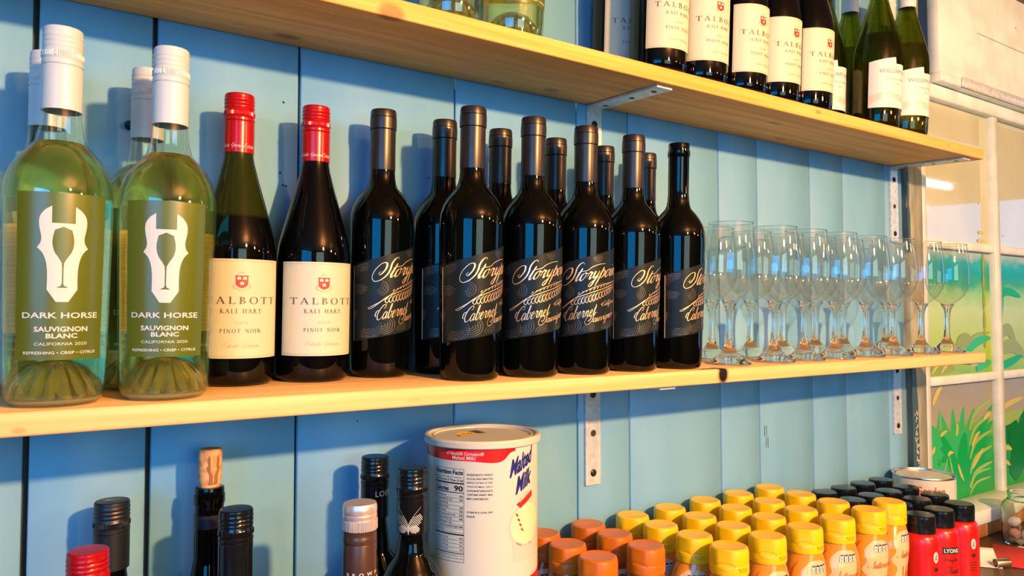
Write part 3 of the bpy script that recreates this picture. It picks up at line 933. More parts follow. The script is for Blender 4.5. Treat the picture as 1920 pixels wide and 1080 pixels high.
def clear_bottle(name):
    root = empty(name)
    seg = 64
    wt = .0030
    g = lathe('glass_body', [(r, z) for r, z in PD] + [(.0270, .0015), (0, .0018)], M['bottle_wall'], 84, sharp=60)
    obj('glass_body', g, root, 'thin clear glass wall')
    inner_up = [(r - wt * .5, z) for r, z in PD if z > .02]
    inner_bot = [(.0350, .0060), (.0285, .0065), (.0225, .0190), (.0140, .0310), (.0065, .0350), (0, .0355)]
    base = [(0, .0338), (.0055, .0332), (.0125, .0290), (.0205, .0175), (.0265, .0050), (.0280, .0022), (.0315, .0022), (.0345, .0045), (.0338, .0052), (.0290, .0056), (.0228, .0186), (.0142, .0306), (.0066, .0346), (0, .0351)]
    mb_ = lambda i, a: 1.0 + (.075 * cos(14 * a) if i in (2, 3, 10, 11) else 0.0)
    obj('punt', lathe('punt', base, M['punt_glass'], 84, mb_, sharp=60), root, 'fluted glass punt')
    fill = .2165
    wine = [(0, .0358)] + [(r, z + .0004) for r, z in reversed(inner_bot[:-1])] + [(r, z) for r, z in reversed(inner_up) if z < fill - .002]
    rr = interp(inner_up)(fill)
    wine += [(rr, fill), (rr - .0008, fill - .0006), (rr * .5, fill - .0008), (0, fill - .0008)]
    modw = lambda i, a: 1.0 + (.075 * cos(14 * a) if 2 <= i <= 3 else 0.0)
    obj('wine', lathe('wine', wine, M['white_wine'], 84, modw, sharp=60), root, 'pale yellow white wine')
    c = obj('screw_cap', screwcap('screw_cap', .0152, .2430, .3123, M['white_cap']), root, 'white metal screw cap')
    # label
    mp = cyl(RD, .0004); mp2 = cyl(RD, .0007)
    r0 = RD(.1)
    hw = R(48.5) * r0
    lb = obj('front_label', sheet('front_label', M['green_label'], mp, -hw, hw, lambda u: .0385, lambda u: .1712, 24, 8), root, 'olive green paper label')
    p = Print()
    # horse mask with a wine glass cut out, drawn in label pixels of the photograph
    k = .067 / 512; kv = .1327 / 972
    X = lambda x: (x - 312) * k
    Yv = lambda y: .1712 - (y - 40) * kv
    left = smooth_pts([(250, 120), (215, 145), (190, 185), (188, 235), (200, 300), (196, 335)], 4) + smooth_pts([(178, 362), (205, 390), (225, 440), (233, 510), (232, 603)], 4) + [(280, 675)]
    right = [(624 - x, y) for x, y in left]
    inner_l = [(250, 120), (250, 218), (250, 258)]
    # outer left / inner left boundary as strips, row by row
    def at(poly, y):
        for (x0, y0), (x1, y1) in zip(poly[:-1], poly[1:]):
            if (y0 <= y <= y1) or (y1 <= y <= y0):
                return x0 + (x1 - x0) * ((y - y0) / (y1 - y0) if y1 != y0 else 0)
        return poly[-1][0]
    glass = smooth_pts([(268, 258), (259, 300), (257, 340), (268, 385), (290, 420), (306, 450)], 4) + [(308, 480), (308, 565), (304, 580), (280, 592), (280, 593)]
    ys = sorted(set([120, 140, 160, 180, 200, 218, 218.01, 238, 258] + [y for x, y in glass] + [y for x, y in left if y > 258]))
    Ls, Is = [], []
    for y in ys:
        xo = at(left, y)
        if y <= 218:
            xi = 252
        elif y < 258:
            xi = 312
        elif y <= 592.5:
            xi = at(glass, y)
        else:
            xi = 312
        Ls.append((xo, y)); Is.append((xi, y))
    for i in range(len(ys) - 1):
        for sgn in (1, -1):
            f = lambda q: (X(q[0]) * sgn, Yv(q[1]))
            q = [f(Ls[i]), f(Is[i]), f(Is[i + 1]), f(Ls[i + 1])]
            p.poly(q if sgn < 0 else list(reversed(q)))
    def t(s, x0, x1, y0, y1, bold=.0):
        p.add(sans(s, X(x0), X(x1), Yv(y1), Yv(y0), bold))
    t('DARK HORSE', 100, 524, 735, 770, .02)
    t('SAUVIGNON', 167, 460, 817, 848, .03)
    t('BLANC', 232, 400, 857, 886, .03)
    t('CALIFORNIA 2020', 170, 458, 909, 927, .005)
    t('REFRESHING • CRISP • CITRUS', 108, 518, 961, 978, .02)
    obj('label_print', p.build('label_print', M['ink_white'], mp2, .003), lb, 'white horse-head emblem and lettering')
    mb = lambda u, v: tuple((-q if i < 2 else q) for i, q in enumerate(mp(u, v)))
    obj('back_label', sheet('back_label', M['back_label'], mb, -hw * .95, hw * .95, lambda u: .058, lambda u: .150, 20, 6), root, 'yellow back label seen through the wine')
    return root


db = clear_bottle('white_wine_bottle')
db.scale = (.985,) * 3
put2(db, .0240, .1208, 3, 0); tag(db, 'clear white wine bottle with green label, largest and leftmost in front', 'wine bottle', 'clear white wine bottles')
spots = [('2', .1065, .1203, -10, 'clear white wine bottle with green label beside the first red-capped bottle'),
         ('2', .0160, .0400, 8, 'white-capped white wine bottle half hidden behind the leftmost front bottle'),
         ('2', .0985, .0400, -6, 'white-capped white wine bottle behind the second front bottle, near the black wall screw'),
         ('1', .3985, .1100, 0, 'left one of two clear wine bottles cut off above the top shelf'),
         ('1', .4835, .1090, 0, 'right one of two clear wine bottles cut off above the top shelf')]
for lv, x, y, rot, lab in spots:
    c = copy_tree(db)
    c['label'] = lab
    (put2 if lv == '2' else put1)(c, x, y, rot)

# ------------------------------------------------------------------ burgundy red-wine bottles
PT = [(.0140, .242), (.0142, .236), (.0158, .226), (.0200, .210), (.0240, .196), (.0284, .180), (.0330, .1635), (.0378, .1445), (.0390, .132), (.0392, .12), (.0391, .03), (.0392, .012), (.0384, .004), (.0355, .0003), (.030, 0), (.022, .006), (.010, .02), (0, .023)]
RT = interp(PT[:15])


def burgundy(name):
    root = empty(name)
    obj('glass_body', lathe('glass_body', [(0, .242)] + PT, M['wine_dark'], 64, sharp=60), root, 'near-black glass')
    cap = obj('screw_cap', screwcap('screw_cap', .0150, .2355, .2968, M['red_cap']), root, 'red foil screw cap')
    rc = lambda h: .0150
    p = Print()
    w_ = fit(script('Estate Grown', .08, .2), 0, .026, 0, .0055)
    for k in range(4):
        p.add(w_, lambda u, v, k=k: (u - .050 + k * .0262, v + .2395))
    obj('cap_lettering', p.build('cap_lettering', M['ink_white'], lambda u, v: (.01525 * sin(u / .015), -.01525 * cos(u / .015), v), .002), cap, 'white script round the cap')
    mp, mp2 = cyl(RT, .0004), cyl(RT, .0007)
    r0 = RT(.1)
    k = R(69) * r0 / 69          # metres per degree
    lb = obj('front_label', sheet('front_label', M['paper'], mp, -69 * k, 69 * k, lambda u: .0278, lambda u: .1258, 30, 6), root, 'cream paper label')
    pb, pt, pr, pg = Print(), Print(), Print(), Print()
    D_ = lambda a: (a) * k
    pb.add(fit(serif('TALBOTT', .34), D_(-53), D_(54), .0815, .0885))
    pb.add(fit(serif('KALI HART.', .28), D_(-31), D_(30), .0722, .0766))
    pt.add(fit(serif('2019', .35), D_(-10.5), D_(7), .0614, .0642))
    pb.add(fit(serif('PINOT NOIR', .28), D_(-31), D_(27), .0529, .0569))
    pt.add(fit(script('Estate Grown', .07, .17), D_(-28), D_(25), .0377, .0432))
    pt.frame(-66.5 * k, 66.5 * k, .0296, .1240, .00035)
    # crest: red shield with three pale leaves under a gold helm
    sh = [(-.0066, .1095), (-.0058, .1085), (-.0058, .1008), (-.0040, .0985), (0, .0968), (.0040, .0985), (.0058, .1008), (.0058, .1085), (.0066, .1095)]
    c0 = D_(-2)
    pr.poly([(u + c0, v) for u, v in reversed(sh)])
    for (u, v) in ((-.0027, .1065), (.0027, .1065), (0, .1015)):
        for a in (90, 210, 330, 30, 150):
            pg.ellipse(u + c0 + .0011 * cos(R(a)), v + .0011 * sin(R(a)), .0010, .0007, 8, R(a))
    for sgn in (-1, 1):
        pt.ribbon(smooth_pts([(c0 + sgn * .0072, .1010), (c0 + sgn * .0078, .0985), (c0 + sgn * .0050, .0962), (c0, .0945)], 5), .0005, .0012)
    pt.ribbon(smooth_pts([(c0 - .004, .1104), (c0 - .0015, .113), (c0 + .001, .1118), (c0 + .003, .1132)], 5), .0006, .0010)
    obj('lettering', pb.build('lettering', M['ink_brown'], mp2, .003), lb, 'dark brown serif lettering')
    obj('fine_lettering', pt.build('fine_lettering', M['ink_tan'], mp2, .003), lb, 'tan script and border')
    obj('crest', pr.build('crest', M['ink_red'], mp2, .002), lb, 'small red shield')
    obj('crest_leaves', pg.build('crest_leaves', M['paper_white'], cyl(RT, .0009), .002), lb)
    return root


tb = burgundy('red_wine_bottle')
put2(tb, .1836, .0425, -3)
tag(tb, 'red-capped red wine bottle with cream label, beside the clear wine bottles', 'wine bottle', 'red-capped burgundy bottles')
for lv, x, y, rot, lab in [
        ('2', .2645, .0425, 0, 'red-capped red wine bottle with cream label, next to the black-capped bottles'),
        ('1', .7150, .1190, 0, 'cream-labelled red wine bottle on top shelf, first of the front row'),
        ('1', .7990, .1170, -4, 'cream-labelled red wine bottle on top shelf, second of the front row'),
        ('1', .8860, .1170, 2, 'cream-labelled red wine bottle on top shelf, third of the front row'),
        ('1', .9670, .1150, 2, 'cream-labelled red wine bottle on top shelf, fourth of the front row'),
        ('1', 1.0480, .1170, 3, 'cream-labelled red wine bottle on top shelf, next to the green glass bottles'),
        ('1', .7110, .0398, 0, 'red wine bottle behind the first cream-labelled bottle of the top shelf'),
        ('1', .8430, .0360 + .004, 12, 'dark red wine bottle in the back row of the top shelf, behind the second'),
        ('1', .9250, .0360 + .004, -8, 'dark red wine bottle in the back row of the top shelf, behind the third')]:
    c = copy_tree(tb)
    c['label'] = lab
    (put2 if lv == '2' else put1)(c, x, y, rot)

for ch in tb.children:          # the first one has less wine in it
    if ch.name.startswith('glass_body'):
        ch.data = lathe('glass_body', [(0, .242)] + PT, M['burg_glass'], 64, sharp=60)

# ------------------------------------------------------------------ tapered black-capped cabernet bottles
PS = [(.0138, .300), (.0140, .236), (.0148, .226), (.0158, .2205), (.0178, .2155), (.0242, .2085), (.0288, .202), (.0335, .193), (.0360, .184), (.0366, .172), (.0364, .16), (.0352, .08), (.0341, .02), (.0338, .010), (.0328, .003), (.0300, .0002), (.026, 0), (.018, .006), (.008, .02), (0, .022)]
RS = interp(PS[:16])


def tapered(name, foil=True):
    root = empty(name)
    top = [(0, .3000)] if foil else [(0, .297), (.0085, .297), (.0092, .3055), (.0105, .306), (.0138, .3055), (.0142, .304), (.0142, .296), (.0150, .2955), (.0152, .289), (.0146, .288), (.0140, .285)]
    body = PS if foil else [(.0140, .236)] + PS[2:]
    obj('glass_body', lathe('glass_body', top + body, M['black_glass'], 64, sharp=50), root, 'black glass body')
    if foil:
        c = [(.0138, .2362), (.0143, .2358), (.0145, .237), (.0143, .262), (.0145, .2822), (.0139, .2828), (.0152, .2834), (.0154, .290), (.0153, .2962), (.0144, .2966), (.0150, .2972), (.0149, .3030), (.0140, .3056), (.011, .306), (0, .3061)]
        obj('foil_capsule', lathe('foil_capsule', c, M['black_foil'], 48, sharp=25), root, 'dark bronze foil capsule')
    else:
        obj('cork', lathe('cork', [(0, .2975), (.0088, .2975), (.0088, .3050), (.008, .3056), (0, .3058)], M['cork'], 24), root, 'cork stopper')
    mp, mp2, mp3 = cyl(RS, .0004), cyl(RS, .0006), cyl(RS, .0008)
    k = R(1) * RS(.1)
    hi = lambda u: .1333 + .000182 * (u / k + 43)
    lo = lambda u: .0446 + .00011 * (u / k + 46)
    lb = obj('front_label', sheet('front_label', M['teal_label'], mp, -89 * k, 112 * k, lo, hi, 44, 8), root, 'dark teal slanted label')
    st = Print().rect(-89.5 * k, -87.3 * k, lo(-88 * k) + .001, hi(-88 * k) - .001)
    # swirls
    sw = Print()
    rn = random.Random(11)
    for (a, h, n, dr, s0) in [(-62, .118, 5, 1, 40), (-75, .092, 5, -1, 160), (-60, .056, 6, 1, 200), (-30, .06, 5, -1, 20), (-18, .142, 4, 1, 20), (15, .143, 4, -1, 60), (5, .098, 5, 1, 190), (40, .1, 5, -1, 100), (45, .065, 6, 1, 210), (45, .146, 4, 1, 0), (85, .13, 5, -1, 30), (85, .085, 5, 1, 120), (15, .052, 4, -1, 200), (-40, .1, 4, 1, 260), (-78, .07, 4, 1, 90)]:
        for j in range(n):
            r = .0022 + .0021 * j
            arcp = [(a * k + (r + .0008 * q / 12) * cos(R(s0 + dr * (q * 15) + 8 * j)) * 1.35, h + (r + .0006 * q / 12) * sin(R(s0 + dr * (q * 15) + 8 * j))) for q in range(11)]
            arcp = [(u, v) for u, v in arcp if lo(u) + .0015 < v < hi(u) - .0015 and -86 * k < u < 110 * k]
            if len(arcp) > 3:
                sw.ribbon(arcp, .0006, .0008)
    obj('label_swirls', sw.build('label_swirls', M['swirl_ink'], mp2, .004), lb, 'faint swirling varnish lines')['kind'] = 'stuff'
    obj('label_edge', st.build('label_edge', M['ink_gold'], mp2, .003), lb)
    g = Print()
    rot = lambda ang, u0, v0: (lambda u, v: (u0 + u * cos(ang) - v * sin(ang) * .25, v0 + u * sin(ang) + v))
    w = fit(script('Storypoint', .07, .22, .55), -.0310, .0570, 0, .0305)
    a_, b_, c_, d_ = script('Storypoint', .07, .22, .55).box()
    base = -c_ / (d_ - c_) * .0305
    g.add(w, lambda u, v: (u, v - base + .1085 + .015 * ((u + .031) / .088)))
    g.ribbon(smooth_pts([(-8 * k, .1240), (5 * k, .1255), (15 * k, .1300), (30 * k, .1335), (44 * k, .1345)], 6), .0006, .0006)
    # quill
    g.ribbon(smooth_pts([(-57 * k, .0775), (-38 * k, .0835), (-19 * k, .0915), (10 * k, .0985), (45 * k, .1055), (80 * k, .112)], 6), .0007, .0007)
    g.ribbon(smooth_pts([(-57 * k, .0775), (-50 * k, .0775), (-30 * k, .0865), (-19 * k, .0915)], 6), .0005, .0005)
    g.ribbon(smooth_pts([(-19 * k, .0915), (5 * k, .1020), (40 * k, .1095), (80 * k, .1145)], 6), .0005, .0005)
    for j in range(12):
        t_ = j / 11
        u = (-12 + 80 * t_) * k; v = .0948 + .0155 * t_
        g.ribbon(smooth_pts([(u, v + .0018), (u + .0009, v + .0035), (u + .0022, v + .0042)], 3), .0006, .0006)
    for j in range(15):
        t_ = j / 14
        u = (-24 + 95 * t_) * k; v = .0890 + .0195 * t_
        ln = .0035 + .0045 * sin(pi * min(1, .12 + t_ * .9))
        g.ribbon(smooth_pts([(u + .0025, v + .0012), (u - .0010, v - ln * .35), (u - .0008, v - ln * .85), (u + .0012, v - ln), (u + .0024, v - ln * .55)], 4), .0005, .0009)
    for s_, u0, u1, h0, hh, sl in [('Cabernet', -44, 25, .0635, .0165, .0085), ('Sauvignon', 1, 72, .0565, .0160, .0105), ('California', 34, 84, .0800, .0085, .0065)]:
        sc_ = script(s_, .07, .18, .45)
        a_, b_, c_, d_ = sc_.box()
        w = fit(sc_, u0 * k, u1 * k, 0, hh)
        g.add(w, lambda u, v, u0=u0, u1=u1, h0=h0, sl=sl: (u, v + h0 + sl * (u - u0 * k) / ((u1 - u0) * k)))
    obj('label_script', g.build('label_script', M['ink_gold'], mp3, .004), lb, 'gold script lettering and a quill feather')
    return root


sb = tapered('cabernet_bottle')
put2(sb, .3450, .0395, 11)
tag(sb, 'black-capped bottle with dark quill label, standing next to the second red cap', 'wine bottle', 'black-capped cabernet bottles')
for x, y, rot, lab in [(.4217, .1139, 0, 'black-capped bottle with dark quill label, tallest in front and first of the front row'),
                       (.5045, .1152, -22, 'black-capped bottle with dark quill label, second of the front row'),
                       (.5832, .1176, -38, 'black-capped bottle with dark quill label, third of the front row, before the bracket'),
                       (.6640, .1169, 6, 'black-capped bottle with dark quill label, fourth of the front row'),
                       (.4261, .0385, 20, 'black-capped bottle in the back row, left of the tallest front bottle'),
                       (.5070, .0385, -40, 'black-capped bottle in the back row, between the first and second of the front row'),
                       (.5954, .0385, 60, 'black-capped bottle in the back row, between the second and third of the front row'),
                       (.6804, .0385, 10, 'black-capped bottle in the back row, between the third and fourth of the front row'),
                       (.7620, .0385, 30, 'black-capped bottle almost hidden behind the fourth of the front row')]:
    c = copy_tree(sb)
    c['label'] = lab
    put2(c, x, y, rot)
sn = tapered('cabernet_bottle', False)
put2(sn, .7470, .1177, 16)
tag(sn, 'quill-labelled bottle with bare glass neck and cork, next to the stemmed glasses', 'wine bottle', 'black-capped cabernet bottles')

# ------------------------------------------------------------------ chardonnay bottles, top shelf right
def chardonnay(name):
    root = empty(name)
    PW = [(.0142, .242), (.0144, .236), (.0160, .226), (.0205, .210), (.0245, .196), (.0290, .180), (.0336, .1635), (.0384, .1445), (.0398, .132), (.0400, .12), (.0399, .03), (.0398, .012), (.0388, .004), (.0355, .0003), (.031, 0)]
    RW = interp(PW)
    punt = [(.022, .006), (.010, .020), (0, .024)]
    wt = .003
    inner_up = [(r - wt, z) for r, z in PW if z > .02]
    inner_bot = [(.036, .008), (.024, .0105), (.011, .0245), (0, .0275)]
    prof = [(0, .0275)] + list(reversed(inner_bot[:-1])) + list(reversed(inner_up)) + PW + punt
    obj('glass_body', lathe('glass_body', prof, M['olive_glass'], 56, sharp=60), root, 'olive green glass')
    fill = .165
    wine = [(0, .0273)] + [(r + .0002, z - .0002) for r, z in reversed(inner_bot[:-1])] + [(r + .0003, z) for r, z in reversed(inner_up) if z < fill] + [(interp(inner_up)(fill) + .0003, fill), (0, fill)]
    obj('wine', lathe('wine', wine, M['amber_wine'], 56, sharp=60), root, 'golden white wine')
    obj('screw_cap', screwcap('screw_cap', .0152, .2355, .2960, M['white_cap']), root, 'white screw cap')
    mp, mp2, mp3 = cyl(RW, .0004), cyl(RW, .0006), cyl(RW, .0008)
    k = R(1) * RW(.1)
    hi = lambda u: .1115 + .00012 * (u / k + 78) if u < -13 * k else .1085 + .00004 * u / k
    lb = obj('front_label', sheet('front_label', M['paper_white'], mp, -78 * k, 70 * k, lambda u: .0325 + .004 * max(0, 1 - abs(u / k + 30) / 60) * 0, hi, 74, 4), root, 'ivory label with a hill scene')
    pb, pg, py = Print(), Print(), Print()
    pb.add(sans('WILLIAM HILL', -54 * k, 40 * k, .0915, .0985, -.01))
    py.add(sans('CHARDONNAY', -40 * k, 28 * k, .0800, .0832, .0))
    py.add(sans('2019', -12 * k, 2 * k, .0720, .0745, .0))
    hill = [(-77, .0535), (-60, .0560), (-45, .0585), (-25, .0550), (0, .0530), (30, .0570), (69, .0520)]
    q = smooth_pts([(a * k, h) for a, h in hill], 6)
    pg.quadstrip([(u, .0335) for u, v in q], [(u, v) for u, v in q])
    wsh = Print()
    q2 = smooth_pts([(-77 * k, .0385), (-50 * k, .0455), (-25 * k, .0490), (5 * k, .0440), (40 * k, .0480), (69 * k, .04)], 6)
    wsh.quadstrip([(u, .0327) for u, v in q2], [(u, v) for u, v in q2])
    gd = Print()
    gd.ribbon(smooth_pts([(-60 * k, .0565), (-42 * k, .0595), (-20 * k, .0560), (5 * k, .0545)], 6), .0012, .0022)
    gd.ribbon(smooth_pts([(-44 * k, .0575), (-42 * k, .0520), (-30 * k, .0510)], 4), .001, .001)
    obj('lettering', pb.build('lettering', M['ink_brown'], mp2, .003), lb, 'thin dark capitals')
    obj('fine_lettering', py.build('fine_lettering', M['ink_tan'], mp2, .003), lb)
    obj('hill_print', pg.build('hill_print', M['glass_print'], mp2, .003), lb, 'grey hills')
    obj('valley_print', wsh.build('valley_print', M['paper_white'], mp3, .003), lb)
    obj('gold_print', gd.build('gold_print', M['ink_gold'], cyl(RW, .001), .003), lb, 'golden sunlit line')
    return root


cb = chardonnay('chardonnay_bottle')
put1(cb, 1.2490, .1165, 0)
tag(cb, 'olive glass bottle with ivory hill label, second to last in front', 'wine bottle', 'green glass white wine bottles')
for x, y, rot, lab in [(1.3400, .1165, 0, 'olive glass bottle with ivory hill label, last in front on the top shelf'),
                       (1.1900, .0480, -4, 'olive glass bottle behind the last cream-labelled bottle of the top shelf'),
                       (1.2820, .0410, 30, 'olive glass bottle mostly hidden behind the second to last bottle'),
                       (1.4000, .0450, 20, 'olive glass bottle peeking out behind the last bottle on the top shelf')]:
    c = copy_tree(cb)
    c['label'] = lab
    put1(c, x, y, rot)

# ------------------------------------------------------------------ wine glasses
def wineglass(name):
    root = empty(name)
    bowl = [(.0040, .0890), (.0120, .0925), (.0200, .0985), (.0280, .1070), (.0340, .1180), (.0376, .1290), (.0382, .1390), (.0378, .1520), (.0361, .1700), (.0336, .1890), (.0314, .2040)]
    obj('bowl', lathe('bowl', [(0, .0885)] + bowl, M['thin_glass'], 56, sharp=70), root, 'clear tulip bowl')
    obj('rim', lathe('rim', [(.0310, .2036), (.0318, .2036), (.0319, .2044), (.0314, .2049), (.0309, .2044)], M['stem_glass'], 56, closed=True), root)
    st = [(0, .0884), (.0115, .0918), (.0105, .0885), (.0072, .0830), (.0056, .0740), (.0048, .0600), (.0047, .0450), (.0052, .0350), (.0066, .0270), (.0085, .0215), (.0125, .0160), (.0195, .0095), (.0265, .0050), (.0305, .0030), (.0312, .0016), (.0305, .0002), (.0270, .0), (0, .0010)]
    obj('stem_and_foot', lathe('stem_and_foot', st, M['stem_glass'], 56, sharp=70), root, 'clear stem and round foot')
    return root


wg = wineglass('wine_glass')
ordn = ['first', 'second', 'third', 'fourth', 'fifth', 'sixth', 'seventh', 'eighth']
gx = [.8560, .9560, 1.0345, 1.1130, 1.2050, 1.2890, 1.3860, 1.4760]
for i, x in enumerate(gx):
    c = wg if i == 0 else copy_tree(wg)
    put2(c, x, .1165 + (.002 if i % 2 else 0), 40 * i)
    tag(c, ('empty stemmed wine glass in front, nearest the cork-stoppered bottle' if i == 0 else 'empty stemmed wine glass at the shelf end, last before the window' if i == 7 else f'empty stemmed wine glass, {ordn[i]} from the bottles in the front row'), 'wine glass', 'stemmed glasses on the middle shelf')
for i, x in enumerate([.9050, .9980, 1.0820, 1.1750, 1.2600, 1.4030]):
    c = copy_tree(wg)
    put2(c, x, .0410, 25 * i)
    tag(c, f'empty stemmed wine glass, {ordn[i]} from the bottles in the row against the wall', 'wine glass', 'stemmed glasses on the middle shelf')

# ------------------------------------------------------------------ bottles on the counter
def dark_bottle(name, H, label, x, y, cap=None, capmat='black_cap', caph=.060, neck_r=.0142, body_r=.0375, sh=.19, mat='black_glass', cat='wine bottle', knurl=True):
    root = empty(name)
    z1 = H - .003
    prof = [(0, z1), (neck_r - .001, z1), (neck_r - .001, H - caph - .004), (neck_r, H - caph - .012), (neck_r + .0025, sh + .028), (neck_r + .011, sh + .016), (body_r * .90, sh), (body_r, sh - .018), (body_r, .008), (body_r - .002, .002), (body_r - .006, 0), (.02, .004), (0, .02)]
    obj('glass_body', lathe('glass_body', prof, M[mat], 56, sharp=60), root, 'dark glass body')
    if cap:
        obj('screw_cap', screwcap('screw_cap', .0153, H - caph, H, M[capmat], knurl), root)
    putc(root, x, y)
    tag(root, label, cat)
    return root


b = dark_bottle('wine_bottle', .3060, 'bottle with a matte black screw cap behind the low red cap', .0740, .0510, True, 'black_cap', .062)
p = Print(); [p.ribbon(arc(0, 0, .0035 + .0012 * j, .002 + .0008 * j, 20 + 70 * j, 200 + 90 * j, 8), .0006, .0006) for j in range(3)]
obj('cap_emblem', p.build('cap_emblem', M['silver_cap'], lambda u, v: (u, v, .3064), 0), b)
b = dark_bottle('wine_bottle', .2920, 'bottle with a glossy red screw cap, lowest at the photo left edge', .0480, .1540, True, 'red_cap', .062)
b = dark_bottle('wine_bottle', .3010, 'bottle with a glossy black screw cap in front of the corked bottle', .1680, .1250, True, 'black_gloss', .062)

# corked bottle
def corked():
    H = .3070
    root = empty('corked_bottle')
    nr = .0138
    prof = [(0, H - .02), (.0090, H - .018), (.0092, H - .0006), (.0105, H), (.0135, H - .0008), (.0140, H - .003), (.0140, H - .0075), (.0148, H - .008), (.0149, H - .016), (.0140, H - .018), (.0137, H - .022), (.0137, H - .024)]
    prof += [(nr, H - .026), (nr + .0004, H - .07), (nr + .003, .218), (.025, .207), (.034, .19), (.0375, .17), (.0375, .008), (.0355, .002), (.031, 0), (.02, .004), (0, .02)]
    obj('glass_body', lathe('glass_body', prof, M['black_glass'], 56, sharp=50), root, 'black glass body with moulded lip')
    c = obj('cork', lathe('cork', [(0, H - .017), (.0091, H - .017), (.0096, H), (.0112, H + .008), (.0113, H + .030), (.0108, H + .036), (.0100, H + .0372), (0, H + .0375)], M['cork'], 32), root, 'cork stopper')
    p = Print()
    k = .0112 / .0403 * .85
    yb = H + .003
    for sgn in (-1, 1):
        q = smooth_pts([(.0042 * sgn, yb + .029), (.0060 * sgn, yb + .024), (.0054 * sgn, yb + .019), (.0066 * sgn, yb + .016), (.0045 * sgn, yb + .010), (.0040 * sgn, yb)], 5)
        q2 = smooth_pts([(.0030 * sgn, yb + .027), (.0030 * sgn, yb + .022), (.0028 * sgn, yb + .018), (.0030 * sgn, yb + .014), (.0008 * sgn, yb + .008), (.0006 * sgn, yb)], 5)
        p.quadstrip(q2, q) if sgn > 0 else p.quadstrip(q, q2)
    obj('cork_emblem', p.build('cork_emblem', M['cork_print'], lambda u, v: (.01145 * sin(u / .0112 + .12), -.01145 * cos(u / .0112 + .12), v), .001), c, 'brown horse-head emblem')
    obj('neck_band', lathe('neck_band', [(.0138, H - .040), (.0144, H - .040), (.0144, H - .027), (.0138, H - .027)], M['black_cap'], 40), root)
    putc(root, .1610, .0450)
    tag(root, 'open black bottle restoppered with a protruding cork', 'wine bottle')
corked()

# silver-capped bottle
b = dark_bottle('wine_bottle', .3070, 'bottle with a short silver cap and brown neck wrap', .2620, .1900, False)
pr = [(.0140, .2830), (.0156, .2830), (.0158, .2835), (.0158, .2920), (.0150, .2926), (.0156, .2940), (.0156, .2965), (.0150, .2975), (.0156, .2990), (.0156, .3035), (.0146, .3066), (.011, .3070), (0, .3070)]
modk = lambda i, a: 1.0 + (.02 * (1 if int(a / (2 * pi) * 120) % 2 else -1) if i in (2, 3) else 0)
obj('screw_cap', lathe('screw_cap', pr, M['silver_cap'], 120, modk, sharp=30), b, 'silver screw cap')
M['brown_wrap'] = pmat('brown_neck_wrap', (.10, .055, .035), .3, metal=.5)
obj('neck_wrap', lathe('neck_wrap', [(.0142, .2310), (.0153, .2312), (.0154, .2390), (.0152, .2700), (.0149, .2710), (.0154, .2720), (.0154, .2770), (.0149, .2780), (.0152, .2800), (.0152, .2822), (.014, .2826)], M['brown_wrap'], 48), b, 'brown foil neck wrap')
obj('neck_ring', lathe('neck_ring', [(.0150, .2350), (.0157, .2350), (.0158, .2402), (.0150, .2404)], M['paper_white'], 48), b, 'ivory ring')
p = sans('B  R  O  W  N', -.0135, .0175, .2442, .2474, .02)
obj('neck_lettering', p.build('neck_lettering', M['ink_white'], lambda u, v: (.0157 * sin(u / .0153 - .3), -.0157 * cos(u / .0153 - .3), v), .002), b)

# tall black-capped bottle with LOBE
b = dark_bottle('wine_bottle', .3210, 'slender bottle with glossy black cap lettered in white, behind the silver cap', .3320, .0600, True, 'black_gloss', .066)
p = sans('LOBE', -.0035, .0165, .2790, .2850, .0)
obj('cap_lettering', p.build('cap_lettering', M['ink_white'], lambda u, v: (.0156 * sin(u / .0153 - .12), -.0156 * cos(u / .0153 - .12), v), .002), b)

# butterfly-wing bottle
b = dark_bottle('wine_bottle', .3210, 'round-shouldered bottle with white wing pattern on its black cap, beside the canister', .3400, .1380, True, 'black_gloss', .066, sh=.205, body_r=.0365)
p = Print()
for sgn in (-1, 1):
    for a, ln, w in ((42, .0195, .0105), (-8, .0120, .0075)):
        n = 12
        for i in range(1, n):
            for j in range(-4, 5):
                t_ = i / n; ww = w * sin(pi * t_) ** .6
                if abs(j) * .0011 > ww * .5:
                    continue
                u = ln * t_; v = j * .0011 + (.0005 if i % 2 else 0)
                x_ = u * cos(R(a)) - v * sin(R(a)); y_ = u * sin(R(a)) + v * cos(R(a))
                p.ellipse(sgn * x_, .262 + y_, .00050, .00048, 6)
    p.ribbon(smooth_pts([(0, .262), (sgn * .004, .273), (sgn * .013, .2835)], 5), .0003, .0004)
p.ellipse(0, .260, .0006, .004, 10)
obj('wing_print', p.build('wing_print', M['ink_white'], lambda u, v: (.0158 * sin(u / .0153 - .70), -.0158 * cos(u / .0153 - .70), v), .002), b, 'white beaded butterfly wings')

